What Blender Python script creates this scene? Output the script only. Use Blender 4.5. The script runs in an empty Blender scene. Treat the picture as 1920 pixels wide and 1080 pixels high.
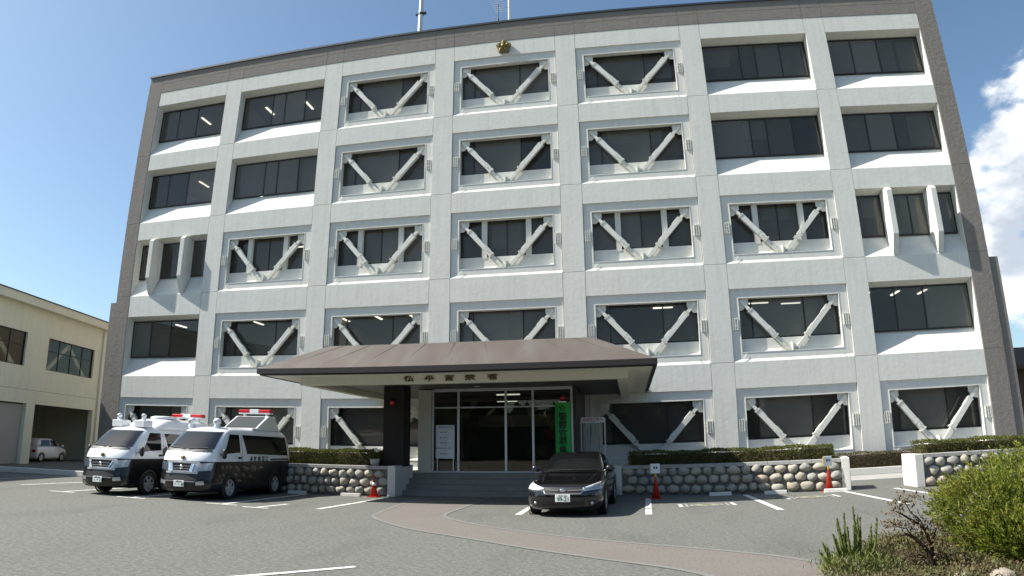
import bpy, math, random
from math import sin, cos, pi, radians, sqrt
from mathutils import Vector, Matrix

SC = bpy.context.scene
COL = SC.collection

# ------------------------------------------------------------------ camera
# wide video lens with barrel distortion: a fisheye polynomial fitted to the photograph
CAMX, CAMY, CAMZ = 4.70, -25.29, 1.53
yaw, pitch, roll = -0.1737178, 0.2349161, -0.0097413
cd = bpy.data.cameras.new("camera"); cam = bpy.data.objects.new("camera", cd); COL.objects.link(cam)
_f = Vector((sin(yaw) * cos(pitch), cos(yaw) * cos(pitch), sin(pitch)))
_r = Vector((cos(yaw), -sin(yaw), 0)); _u = _r.cross(_f)
_r2 = _r * cos(roll) + _u * sin(roll); _u2 = -_r * sin(roll) + _u * cos(roll)
M = Matrix.Identity(4)
for i in range(3):
    M[i][0] = _r2[i]; M[i][1] = _u2[i]; M[i][2] = -_f[i]
M[0][3], M[1][3], M[2][3] = CAMX, CAMY, CAMZ
cam.matrix_world = M
cd.type = 'PANO'
cd.panorama_type = 'FISHEYE_LENS_POLYNOMIAL'
cd.sensor_fit = 'HORIZONTAL'; cd.sensor_width = 36.0; cd.sensor_height = 20.25
cd.fisheye_fov = radians(170)
cd.fisheye_polynomial_k0 = 0.0
cd.fisheye_polynomial_k1 = -4.33010590e-02
cd.fisheye_polynomial_k2 = 1.63822186e-04
cd.fisheye_polynomial_k3 = -9.63353840e-06
cd.fisheye_polynomial_k4 = 6.21938160e-07
cd.clip_start = 0.05; cd.clip_end = 5000
SC.camera = cam

# ------------------------------------------------------------------ light, sky, exposure
SUN_TRAVEL = Vector((0.90, 0.195, -1.0)).normalized()
SUN_EL = math.asin(-SUN_TRAVEL.z)
SUN_AZ = math.atan2(-SUN_TRAVEL.x, -SUN_TRAVEL.y)      # measured from +Y towards +X
sl = bpy.data.lights.new("sun", 'SUN'); sl.energy = 5.0; sl.angle = radians(0.5); sl.color = (1.0, 0.955, 0.88)
so = bpy.data.objects.new("sun", sl); COL.objects.link(so)
so.rotation_euler = SUN_TRAVEL.to_track_quat('-Z', 'Y').to_euler()
so.location = (-30, -20, 40)

W = bpy.data.worlds.new("World"); SC.world = W; W.use_nodes = True
nt = W.node_tree; nt.nodes.clear()
def N(tree, typ, **kw):
    n = tree.nodes.new(typ)
    for k, v in kw.items():
        if k.startswith("i_"):
            key = k[2:]; key = int(key) if key.isdigit() else key
            n.inputs[key].default_value = v
        else: setattr(n, k, v)
    return n
out = N(nt, 'ShaderNodeOutputWorld'); bg = N(nt, 'ShaderNodeBackground'); bg.inputs[1].default_value = 0.094
sky = N(nt, 'ShaderNodeTexSky'); sky.sky_type = 'NISHITA'; sky.sun_disc = False
sky.sun_elevation = SUN_EL; sky.sun_rotation = SUN_AZ; sky.altitude = 600; sky.air_density = 1.0; sky.dust_density = 2.2; sky.ozone_density = 1.6
tc = N(nt, 'ShaderNodeTexCoord')
def cloud_noise(scale, detail, seed):
    mp = N(nt, 'ShaderNodeMapping'); mp.inputs['Location'].default_value = (seed, seed * .7, seed * .3); mp.inputs['Scale'].default_value = (1, 1, 1.6)
    nt.links.new(tc.outputs['Generated'], mp.inputs['Vector'])
    n = N(nt, 'ShaderNodeTexNoise'); n.inputs['Scale'].default_value = scale; n.inputs['Detail'].default_value = detail; n.inputs['Roughness'].default_value = 0.58
    nt.links.new(mp.outputs[0], n.inputs['Vector']); return n.outputs['Fac']
def mth(op, a, b=None, c=None):
    n = N(nt, 'ShaderNodeMath'); n.operation = op
    for i, v in enumerate((a, b, c)):
        if v is None: continue
        if isinstance(v, (int, float)): n.inputs[i].default_value = v
        else: nt.links.new(v, n.inputs[i])
    return n.outputs[0]
def smooth(v, a, b, lo=0., hi=1.):
    n = N(nt, 'ShaderNodeMapRange'); n.interpolation_type = 'SMOOTHSTEP'
    n.inputs['From Min'].default_value = a; n.inputs['From Max'].default_value = b
    n.inputs['To Min'].default_value = lo; n.inputs['To Max'].default_value = hi
    nt.links.new(v, n.inputs['Value']); return n.outputs[0]
def bank(direction, a, b):
    v = N(nt, 'ShaderNodeVectorMath'); v.operation = 'DOT_PRODUCT'
    nt.links.new(tc.outputs['Generated'], v.inputs[0]); v.inputs[1].default_value = Vector(direction).normalized()
    return smooth(v.outputs['Value'], a, b)
n1 = cloud_noise(5.0, 7.0, 3.1); n2 = cloud_noise(16.0, 5.0, 9.0)
fine = mth('ADD', mth('MULTIPLY', n1, 0.72), mth('MULTIPLY', n2, 0.28))
# a cumulus bank to the right of the building, thinner broken cloud behind the viewer
bk = bank((0.66, 0.74, 0.25), 0.955, 0.995)
bh = bank((-0.2, -0.9, 0.55), 0.40, 0.9)
cov = mth('MAXIMUM', mth('MULTIPLY', bk, 0.30), mth('MULTIPLY', bh, 0.03))
dens = smooth(mth('ADD', fine, cov), 0.62, 0.72)
shade = smooth(cloud_noise(7.0, 5.0, 5.5), 0.38, 0.62)
cc = N(nt, 'ShaderNodeMix'); cc.data_type = 'RGBA'
cc.inputs['A'].default_value = (3.7, 4.15, 4.8, 1); cc.inputs['B'].default_value = (7.8, 7.9, 7.9, 1)
nt.links.new(shade, cc.inputs['Factor'])
mx = N(nt, 'ShaderNodeMix'); mx.data_type = 'RGBA'
tint = N(nt, 'ShaderNodeMix'); tint.data_type = 'RGBA'; tint.blend_type = 'MULTIPLY'; tint.inputs['Factor'].default_value = 1.0
nt.links.new(sky.outputs[0], tint.inputs['A']); tint.inputs['B'].default_value = (0.93, 1.03, 1.01, 1)
nt.links.new(dens, mx.inputs['Factor']); nt.links.new(tint.outputs['Result'], mx.inputs['A']); nt.links.new(cc.outputs['Result'], mx.inputs['B'])
nt.links.new(mx.outputs['Result'], bg.inputs[0]); nt.links.new(bg.outputs[0], out.inputs[0])

SC.view_settings.view_transform = 'Standard'; SC.view_settings.look = 'None'
SC.view_settings.exposure = 0.84; SC.view_settings.gamma = 1.0
SC.cycles.use_denoising = True
SC.cycles.max_bounces = 8; SC.cycles.transparent_max_bounces = 12
SC.cycles.sample_clamp_indirect = 8.0

rnd = random.Random(7)

# ------------------------------------------------------------------ materials
def newmat(name):
    m = bpy.data.materials.new(name); m.use_nodes = True
    t = m.node_tree; b = t.nodes['Principled BSDF']; return m, t, b
def lk(t, a, b): t.links.new(a, b)
def ramp(t, fac, stops):
    r = N(t, 'ShaderNodeValToRGB'); e = r.color_ramp.elements
    while len(e) < len(stops): e.new(0.5)
    for el, (p, c) in zip(e, stops): el.position = p; el.color = (*c, 1)
    lk(t, fac, r.inputs['Fac']); return r.outputs['Color']
def noise(t, scale, detail=4, rough=0.55, vec=None, dist=0.0):
    n = N(t, 'ShaderNodeTexNoise'); n.inputs['Scale'].default_value = scale; n.inputs['Detail'].default_value = detail
    n.inputs['Roughness'].default_value = rough; n.inputs['Distortion'].default_value = dist
    if vec is None:
        c = N(t, 'ShaderNodeNewGeometry'); vec = c.outputs['Position']
    lk(t, vec, n.inputs['Vector']); return n.outputs['Fac']
def bump(t, b, h, strength, dist=0.02):
    n = N(t, 'ShaderNodeBump'); n.inputs['Strength'].default_value = strength; n.inputs['Distance'].default_value = dist
    lk(t, h, n.inputs['Height']); lk(t, n.outputs[0], b.inputs['Normal'])
def mixc(t, f, a, b, typ='MIX'):
    m = N(t, 'ShaderNodeMix'); m.data_type = 'RGBA'; m.blend_type = typ
    for s, v in (('Factor', f), ('A', a), ('B', b)):
        if isinstance(v, (int, float)): m.inputs[s].default_value = v
        elif isinstance(v, tuple): m.inputs[s].default_value = (*v, 1) if len(v) == 3 else v
        else: lk(t, v, m.inputs[s])
    return m.outputs['Result']
def stretch(t, sx, sy, sz):
    c = N(t, 'ShaderNodeNewGeometry'); mp = N(t, 'ShaderNodeMapping'); mp.inputs['Scale'].default_value = (sx, sy, sz)
    lk(t, c.outputs['Position'], mp.inputs['Vector']); return mp.outputs[0]

def plaster(name, base, amt=0.10, streak=0.10, bs=0.25):
    m, t, b = newmat(name)
    d = tuple(c * (1 - amt) for c in base); l = tuple(min(1, c * (1 + amt * .6)) for c in base)
    c = ramp(t, noise(t, 0.9, 7, 0.68), [(0.32, d), (0.68, l)])
    c = mixc(t, 0.5, c, ramp(t, noise(t, 6.0, 5, 0.7), [(0.30, d), (0.70, l)]))
    st = noise(t, 1.0, 5, 0.6, stretch(t, 6.0, 6.0, 0.30))
    c = mixc(t, ramp(t, st, [(0.48, (0, 0, 0)), (0.78, (streak,) * 3)]), c, tuple(x * .50 for x in base))
    gr = noise(t, 2.6, 6, 0.7, stretch(t, 1.0, 1.0, 0.8))
    c = mixc(t, ramp(t, gr, [(0.56, (0, 0, 0)), (0.74, (streak * .9,) * 3)]), c, tuple(x * .60 for x in base))
    lk(t, c, b.inputs['Base Color']); b.inputs['Roughness'].default_value = 0.85; b.inputs['Specular IOR Level'].default_value = 0.25
    h = noise(t, 38, 4, 0.7); h2 = noise(t, 6.0, 4, 0.6)
    mm = N(t, 'ShaderNodeMath'); mm.operation = 'MULTIPLY_ADD'; lk(t, h2, mm.inputs[0]); mm.inputs[1].default_value = 1.6; lk(t, h, mm.inputs[2])
    bump(t, b, mm.outputs[0], bs, 0.035); return m
MAT = {}
MAT['white_wall'] = plaster('white_wall', (0.676, 0.668, 0.612), 0.08, 0.24, 0.14)
MAT['frame_wall'] = plaster('frame_wall', (0.668, 0.662, 0.610), 0.06, 0.16, 0.07)
MAT['brown_wall'] = plaster('brown_wall', (0.222, 0.200, 0.178), 0.12, 0.25, 0.35)
MAT['cream_wall'] = plaster('cream_wall', (0.80, 0.77, 0.60), 0.08, 0.22, 0.2)
MAT['canopy_white'] = plaster('canopy_white', (0.66, 0.64, 0.54), 0.05, 0.10, 0.08)
MAT['concrete'] = plaster('concrete', (0.36, 0.35, 0.33), 0.14, 0.2, 0.25)
MAT['pale_concrete'] = plaster('pale_concrete', (0.62, 0.60, 0.55), 0.08, 0.15, 0.15)
MAT['step_stone'] = plaster('step_stone', (0.27, 0.252, 0.220), 0.18, 0.2, 0.2)
MAT['column_tile'] = plaster('column_tile', (0.034, 0.027, 0.024), 0.2, 0.1, 0.2)
MAT['house_brown'] = plaster('house_brown', (0.12, 0.085, 0.06), 0.2, 0.1, 0.2)
MAT['interior_wall'] = plaster('interior_wall', (0.40, 0.39, 0.35), 0.05, 0.0, 0.05)
MAT['mortar'] = plaster('mortar', (0.165, 0.160, 0.142), 0.25, 0.2, 0.4)
MAT['soil'] = plaster('soil', (0.09, 0.065, 0.045), 0.35, 0.0, 0.8)

def flat(name, col, rough=0.5, metal=0.0, spec=0.5, var=0.06, coat=0.0):
    m, t, b = newmat(name)
    c = ramp(t, noise(t, 9, 4), [(0.3, tuple(x * (1 - var) for x in col)), (0.7, tuple(min(1, x * (1 + var)) for x in col))])
    lk(t, c, b.inputs['Base Color']); b.inputs['Roughness'].default_value = rough; b.inputs['Metallic'].default_value = metal
    b.inputs['Specular IOR Level'].default_value = spec; b.inputs['Coat Weight'].default_value = coat; b.inputs['Coat Roughness'].default_value = 0.03
    return m
MAT['steel_white'] = flat('steel_white', (0.68, 0.67, 0.60), 0.45, 0, 0.4, 0.07)
MAT['bronze'] = flat('bronze', (0.030, 0.026, 0.024), 0.4, 0.3)
MAT['alu'] = flat('alu', (0.55, 0.56, 0.56), 0.35, 0.7)
MAT['galv'] = flat('galv', (0.50, 0.54, 0.53), 0.45, 0.3)
MAT['black_metal'] = flat('black_metal', (0.02, 0.02, 0.022), 0.45, 0.2)
MAT['gutter'] = flat('gutter', (0.030, 0.024, 0.022), 0.5, 0.1)
MAT['coping'] = flat('coping', (0.035, 0.05, 0.06), 0.5, 0.2)
MAT['gold'] = flat('gold', (0.24, 0.18, 0.07), 0.38, 0.8, 0.5, 0.15)
MAT['letter'] = flat('letter', (0.085, 0.062, 0.02), 0.45, 0.3)
MAT['paint_white'] = flat('paint_white', (0.78, 0.79, 0.80), 0.25, 0, 0.5, 0.02, 0.8)
MAT['paint_black'] = flat('paint_black', (0.006, 0.006, 0.007), 0.30, 0, 0.4, 0.02, 0.35)
MAT['paint_dark'] = flat('paint_dark', (0.008, 0.0075, 0.009), 0.22, 0.3, 0.5, 0.02, 1.0)
MAT['trim_black'] = flat('trim_black', (0.012, 0.012, 0.012), 0.55)
MAT['chrome'] = flat('chrome', (0.75, 0.76, 0.78), 0.12, 1.0)
MAT['fascia_silver'] = flat('fascia_silver', (0.58, 0.59, 0.60), 0.3, 0.25, 0.5, 0.02, 0.5)
MAT['lamp_silver'] = flat('lamp_silver', (0.72, 0.73, 0.72), 0.30, 0.25)
MAT['silver'] = flat('silver', (0.55, 0.56, 0.58), 0.3, 0.8)
MAT['rim'] = flat('rim', (0.42, 0.42, 0.42), 0.45, 0.3)
MAT['tyre'] = flat('tyre', (0.014, 0.014, 0.014), 0.8)
MAT['plate'] = flat('plate', (0.80, 0.80, 0.76), 0.5)
MAT['plate_green'] = flat('plate_green', (0.03, 0.10, 0.06), 0.5)
MAT['ink'] = flat('ink', (0.010, 0.012, 0.010), 0.6)
MAT['red_lens'] = flat('red_lens', (0.55, 0.012, 0.015), 0.2, 0, 0.6, 0.05, 0.5)
MAT['red_plastic'] = flat('red_plastic', (0.46, 0.028, 0.014), 0.45, 0, 0.4, 0.10)
MAT['red_cloth'] = flat('red_cloth', (0.45, 0.02, 0.02), 0.8)
MAT['yellow'] = flat('yellow', (0.55, 0.42, 0.03), 0.5)
MAT['green_cloth'] = flat('green_cloth', (0.05, 0.46, 0.10), 0.8, 0, 0.2, 0.05)
MAT['board_white'] = flat('board_white', (0.70, 0.74, 0.78), 0.5)
MAT['board_blue'] = flat('board_blue', (0.15, 0.22, 0.40), 0.6)
MAT['blind'] = flat('blind', (0.34, 0.35, 0.34), 0.8)
MAT['screen_grey'] = flat('screen_grey', (0.045, 0.05, 0.055), 0.35)
MAT['pot'] = flat('pot', (0.38, 0.38, 0.35), 0.7)
MAT['petal'] = flat('petal', (0.80, 0.78, 0.74), 0.7)
MAT['bark'] = flat('bark', (0.055, 0.038, 0.028), 0.9, 0, 0.1, 0.3)
MAT['rock'] = plaster('rock', (0.34, 0.29, 0.24), 0.25, 0.2, 0.6)

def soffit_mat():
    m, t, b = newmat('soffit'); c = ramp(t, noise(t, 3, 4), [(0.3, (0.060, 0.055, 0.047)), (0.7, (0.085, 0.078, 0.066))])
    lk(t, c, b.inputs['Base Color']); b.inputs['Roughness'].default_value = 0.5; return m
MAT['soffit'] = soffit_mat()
def roof_mat():
    m, t, b = newmat('canopy_metal')
    c = ramp(t, noise(t, 1.4, 5, 0.6, stretch(t, 1, .4, .4)), [(0.3, (0.118, 0.094, 0.076)), (0.5, (0.138, 0.116, 0.098)), (0.72, (0.165, 0.147, 0.128))])
    lk(t, c, b.inputs['Base Color']); b.inputs['Roughness'].default_value = 0.42; b.inputs['Metallic'].default_value = 0.25
    bump(t, b, noise(t, 6, 3), 0.05, 0.02); return m
MAT['canopy_metal'] = roof_mat()

def stone_mat():
    m, t, b = newmat('cobble')
    g = N(t, 'ShaderNodeNewGeometry')
    c = ramp(t, g.outputs['Random Per Island'], [(0.0, (0.36, 0.34, 0.28)), (0.3, (0.46, 0.42, 0.34)), (0.5, (0.33, 0.33, 0.30)), (0.75, (0.50, 0.46, 0.37)), (1.0, (0.42, 0.33, 0.24))])
    n = noise(t, 12, 6, 0.65)
    c = mixc(t, ramp(t, n, [(0.35, (0.45,) * 3), (0.7, (0, 0, 0))]), c, (0.16, 0.15, 0.13))
    lk(t, c, b.inputs['Base Color']); b.inputs['Roughness'].default_value = 0.8
    bump(t, b, noise(t, 25, 5, .65), 0.35, 0.02); return m
MAT['cobble'] = stone_mat()

def glass_mat(name, tint, refl=1.0, rough=0.015, ior=1.5, dust=0.0):
    m = bpy.data.materials.new(name); m.use_nodes = True; t = m.node_tree; t.nodes.clear()
    o = N(t, 'ShaderNodeOutputMaterial'); tr = N(t, 'ShaderNodeBsdfTransparent'); tr.inputs[0].default_value = (*tint, 1)
    gl = N(t, 'ShaderNodeBsdfGlossy'); gl.inputs['Color'].default_value = (refl, refl * .93, refl * .84, 1); gl.inputs['Roughness'].default_value = rough
    fr = N(t, 'ShaderNodeFresnel'); fr.inputs['IOR'].default_value = ior
    mx = N(t, 'ShaderNodeMixShader'); lk(t, fr.outputs[0], mx.inputs[0]); lk(t, tr.outputs[0], mx.inputs[1]); lk(t, gl.outputs[0], mx.inputs[2])
    bp = N(t, 'ShaderNodeBump'); bp.inputs['Strength'].default_value = 0.012; bp.inputs['Distance'].default_value = 0.05
    lk(t, noise(t, 1.3, 2), bp.inputs['Height']); lk(t, bp.outputs[0], gl.inputs['Normal']); lk(t, bp.outputs[0], fr.inputs['Normal'])
    if dust:
        df = N(t, 'ShaderNodeBsdfDiffuse'); df.inputs['Color'].default_value = (.56, .55, .50, 1)
        m2 = N(t, 'ShaderNodeMixShader'); m2.inputs[0].default_value = dust; lk(t, mx.outputs[0], m2.inputs[1]); lk(t, df.outputs[0], m2.inputs[2]); mx = m2
    lk(t, mx.outputs[0], o.inputs[0]); return m
MAT['glass'] = glass_mat('window_glass', (0.50, 0.49, 0.45), 1.0, 0.015, 1.5, .11)
MAT['glass_net'] = glass_mat('glass_net', (0.40, 0.39, 0.36), 1.0, 0.02, 1.5, .20)
MAT['glass_clear'] = glass_mat('glass_clear', (0.62, 0.61, 0.57), 1.0, 0.01, 1.55, .05)
MAT['door_glass'] = glass_mat('door_glass', (0.40, 0.41, 0.37), 1.0, 0.01, 1.6, .02)
MAT['clear_glass'] = glass_mat('clear_glass', (0.80, 0.82, 0.80), 1.0, 0.02, 1.5)
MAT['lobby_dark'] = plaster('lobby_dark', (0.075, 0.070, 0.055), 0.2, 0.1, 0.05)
MAT['car_glass'] = glass_mat('car_glass', (0.30, 0.33, 0.34), 1.0, 0.02, 1.55)
MAT['lens'] = glass_mat('lens', (0.85, 0.87, 0.90), 1.0, 0.05, 1.5)
MAT['dark_glass'] = flat('dark_glass', (0.006, 0.007, 0.008), 0.06, 0, 0.5)

def emit(name, col, s):
    m = bpy.data.materials.new(name); m.use_nodes = True; t = m.node_tree; t.nodes.clear()
    o = N(t, 'ShaderNodeOutputMaterial'); e = N(t, 'ShaderNodeEmission'); e.inputs[0].default_value = (*col, 1); e.inputs[1].default_value = s
    lk(t, e.outputs[0], o.inputs[0]); return m
MAT['tube_light'] = emit('tube_light', (1.0, 0.98, 0.88), 1.5)

MAT['lobby_tube'] = emit('lobby_tube', (1.0, 0.98, 0.90), 0.8)
def asphalt():
    m, t, b = newmat('asphalt')
    big = noise(t, 0.20, 6, 0.65); mid = noise(t, 1.5, 6, 0.65); agg = noise(t, 14, 8, 0.92); fin = noise(t, 75, 3, 0.8)
    c = ramp(t, big, [(0.3, (0.092, 0.095, 0.084)), (0.7, (0.148, 0.149, 0.132))])
    c = mixc(t, 0.5, c, ramp(t, mid, [(0.3, (0.080, 0.083, 0.074)), (0.7, (0.158, 0.158, 0.140))]))
    c = mixc(t, 0.5, c, ramp(t, noise(t, 7.0, 6, 0.8), [(0.34, (0.060, 0.062, 0.056)), (0.66, (0.175, 0.174, 0.155))]))
    c = mixc(t, 0.78, c, ramp(t, agg, [(0.36, (0.020, 0.021, 0.019)), (0.50, (0.108, 0.110, 0.097)), (0.63, (0.34, 0.335, 0.30))]))
    c = mixc(t, 0.35, c, ramp(t, fin, [(0.35, (0.045, 0.046, 0.042)), (0.65, (0.25, 0.25, 0.225))]))
    sp = noise(t, 0.8, 4, 0.6, stretch(t, 1.0, 0.30, 1))          # worn wheel tracks
    c = mixc(t, ramp(t, sp, [(0.52, (0, 0, 0)), (0.72, (0.40,) * 3)]), c, (0.078, 0.080, 0.072))
    ol = noise(t, 3.3, 3, 0.5)                                     # oil spots
    c = mixc(t, ramp(t, ol, [(0.70, (0, 0, 0)), (0.78, (0.6,) * 3)]), c, (0.040, 0.040, 0.038))
    lk(t, c, b.inputs['Base Color']); b.inputs['Roughness'].default_value = 0.9; b.inputs['Specular IOR Level'].default_value = 0.3
    bump(t, b, agg, 0.6, 0.012); return m
MAT['asphalt'] = asphalt()
def paving():
    m, t, b = newmat('paving')
    g = N(t, 'ShaderNodeNewGeometry'); mp = N(t, 'ShaderNodeMapping'); mp.inputs['Rotation'].default_value = (0, 0, radians(-42)); lk(t, g.outputs['Position'], mp.inputs['Vector'])
    br = N(t, 'ShaderNodeTexBrick'); br.inputs['Scale'].default_value = 4.6; br.inputs['Color1'].default_value = (0.160, 0.144, 0.126, 1); br.inputs['Color2'].default_value = (0.142, 0.129, 0.114, 1)
    br.inputs['Mortar'].default_value = (0.09, 0.082, 0.07, 1); br.inputs['Mortar Size'].default_value = 0.03; lk(t, mp.outputs[0], br.inputs['Vector'])
    c = mixc(t, 0.5, br.outputs['Color'], ramp(t, noise(t, 1.1, 7, .7), [(0.3, (0.112, 0.104, 0.090)), (0.7, (0.175, 0.156, 0.136))]))
    c = mixc(t, 0.45, c, ramp(t, noise(t, 30, 5, .8), [(0.34, (0.05, 0.045, 0.04)), (0.66, (0.27, 0.235, 0.20))]))
    lk(t, c, b.inputs['Base Color']); b.inputs['Roughness'].default_value = 0.9; bump(t, b, br.outputs['Fac'], -0.2, 0.01); return m
MAT['paving'] = paving()
def marking(name, col, wear):
    m, t, b = newmat(name)
    w = noise(t, 14, 6, 0.7); c = mixc(t, ramp(t, w, [(wear - .12, (1, 1, 1)), (wear + .06, (0, 0, 0))]), col, (0.15, 0.15, 0.14))
    c = mixc(t, 0.2, c, ramp(t, noise(t, 80, 3), [(0.3, (.2, .2, .19)), (.7, col)]))
    lk(t, c, b.inputs['Base Color']); b.inputs['Roughness'].default_value = 0.8; return m
MAT['line_white'] = marking('line_white', (0.66, 0.66, 0.61), 0.45)
MAT['line_faded'] = marking('line_faded', (0.44, 0.44, 0.40), 0.54)
MAT['line_border'] = marking('line_border', (0.20, 0.197, 0.175), 0.60)
MAT['line_yellow'] = marking('line_yellow', (0.40, 0.38, 0.19), 0.53)

def leaf(name, stops, trans=0.25):
    m, t, b = newmat(name)
    g = N(t, 'ShaderNodeNewGeometry'); c = ramp(t, g.outputs['Random Per Island'], stops)
    c = mixc(t, 0.35, c, ramp(t, noise(t, 1.8, 4), [(0.3, stops[0][1]), (0.7, stops[-1][1])]))
    lk(t, c, b.inputs['Base Color']); b.inputs['Roughness'].default_value = 0.6; b.inputs['Specular IOR Level'].default_value = 0.3
    tr = N(t, 'ShaderNodeBsdfTranslucent'); lk(t, c, tr.inputs[0]); mx = N(t, 'ShaderNodeMixShader'); mx.inputs[0].default_value = trans
    o = t.nodes['Material Output']; lk(t, b.outputs[0], mx.inputs[1]); lk(t, tr.outputs[0], mx.inputs[2]); lk(t, mx.outputs[0], o.inputs[0]); return m
MAT['hedge_leaf'] = leaf('hedge_leaf', [(0.0, (0.040, 0.058, 0.012)), (0.5, (0.092, 0.112, 0.024)), (1.0, (0.19, 0.18, 0.045))])
MAT['hedge_rough'] = leaf('hedge_rough', [(0.0, (0.05, 0.055, 0.018)), (0.5, (0.11, 0.10, 0.035)), (1.0, (0.17, 0.13, 0.06))])
MAT['bush_leaf'] = leaf('bush_leaf', [(0.0, (0.028, 0.062, 0.006)), (0.30, (0.11, 0.185, 0.012)), (0.75, (0.27, 0.355, 0.030)), (1.0, (0.34, 0.25, 0.08))], 0.40)
MAT['twig_leaf'] = leaf('twig_leaf', [(0.0, (0.13, 0.07, 0.045)), (0.6, (0.19, 0.11, 0.07)), (1.0, (0.15, 0.15, 0.05))])
MAT['candle_leaf'] = leaf('candle_leaf', [(0.0, (0.045, 0.085, 0.020)), (0.6, (0.14, 0.18, 0.035)), (1.0, (0.26, 0.25, 0.08))])
MAT['ground_leaf'] = leaf('ground_leaf', [(0.0, (0.045, 0.062, 0.016)), (0.55, (0.10, 0.115, 0.028)), (0.85, (0.15, 0.135, 0.05)), (1.0, (0.19, 0.12, 0.07))])
MAT['wood_leaf'] = leaf('wood_leaf', [(0.0, (0.02, 0.035, 0.01)), (1.0, (0.07, 0.09, 0.03))])

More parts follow.
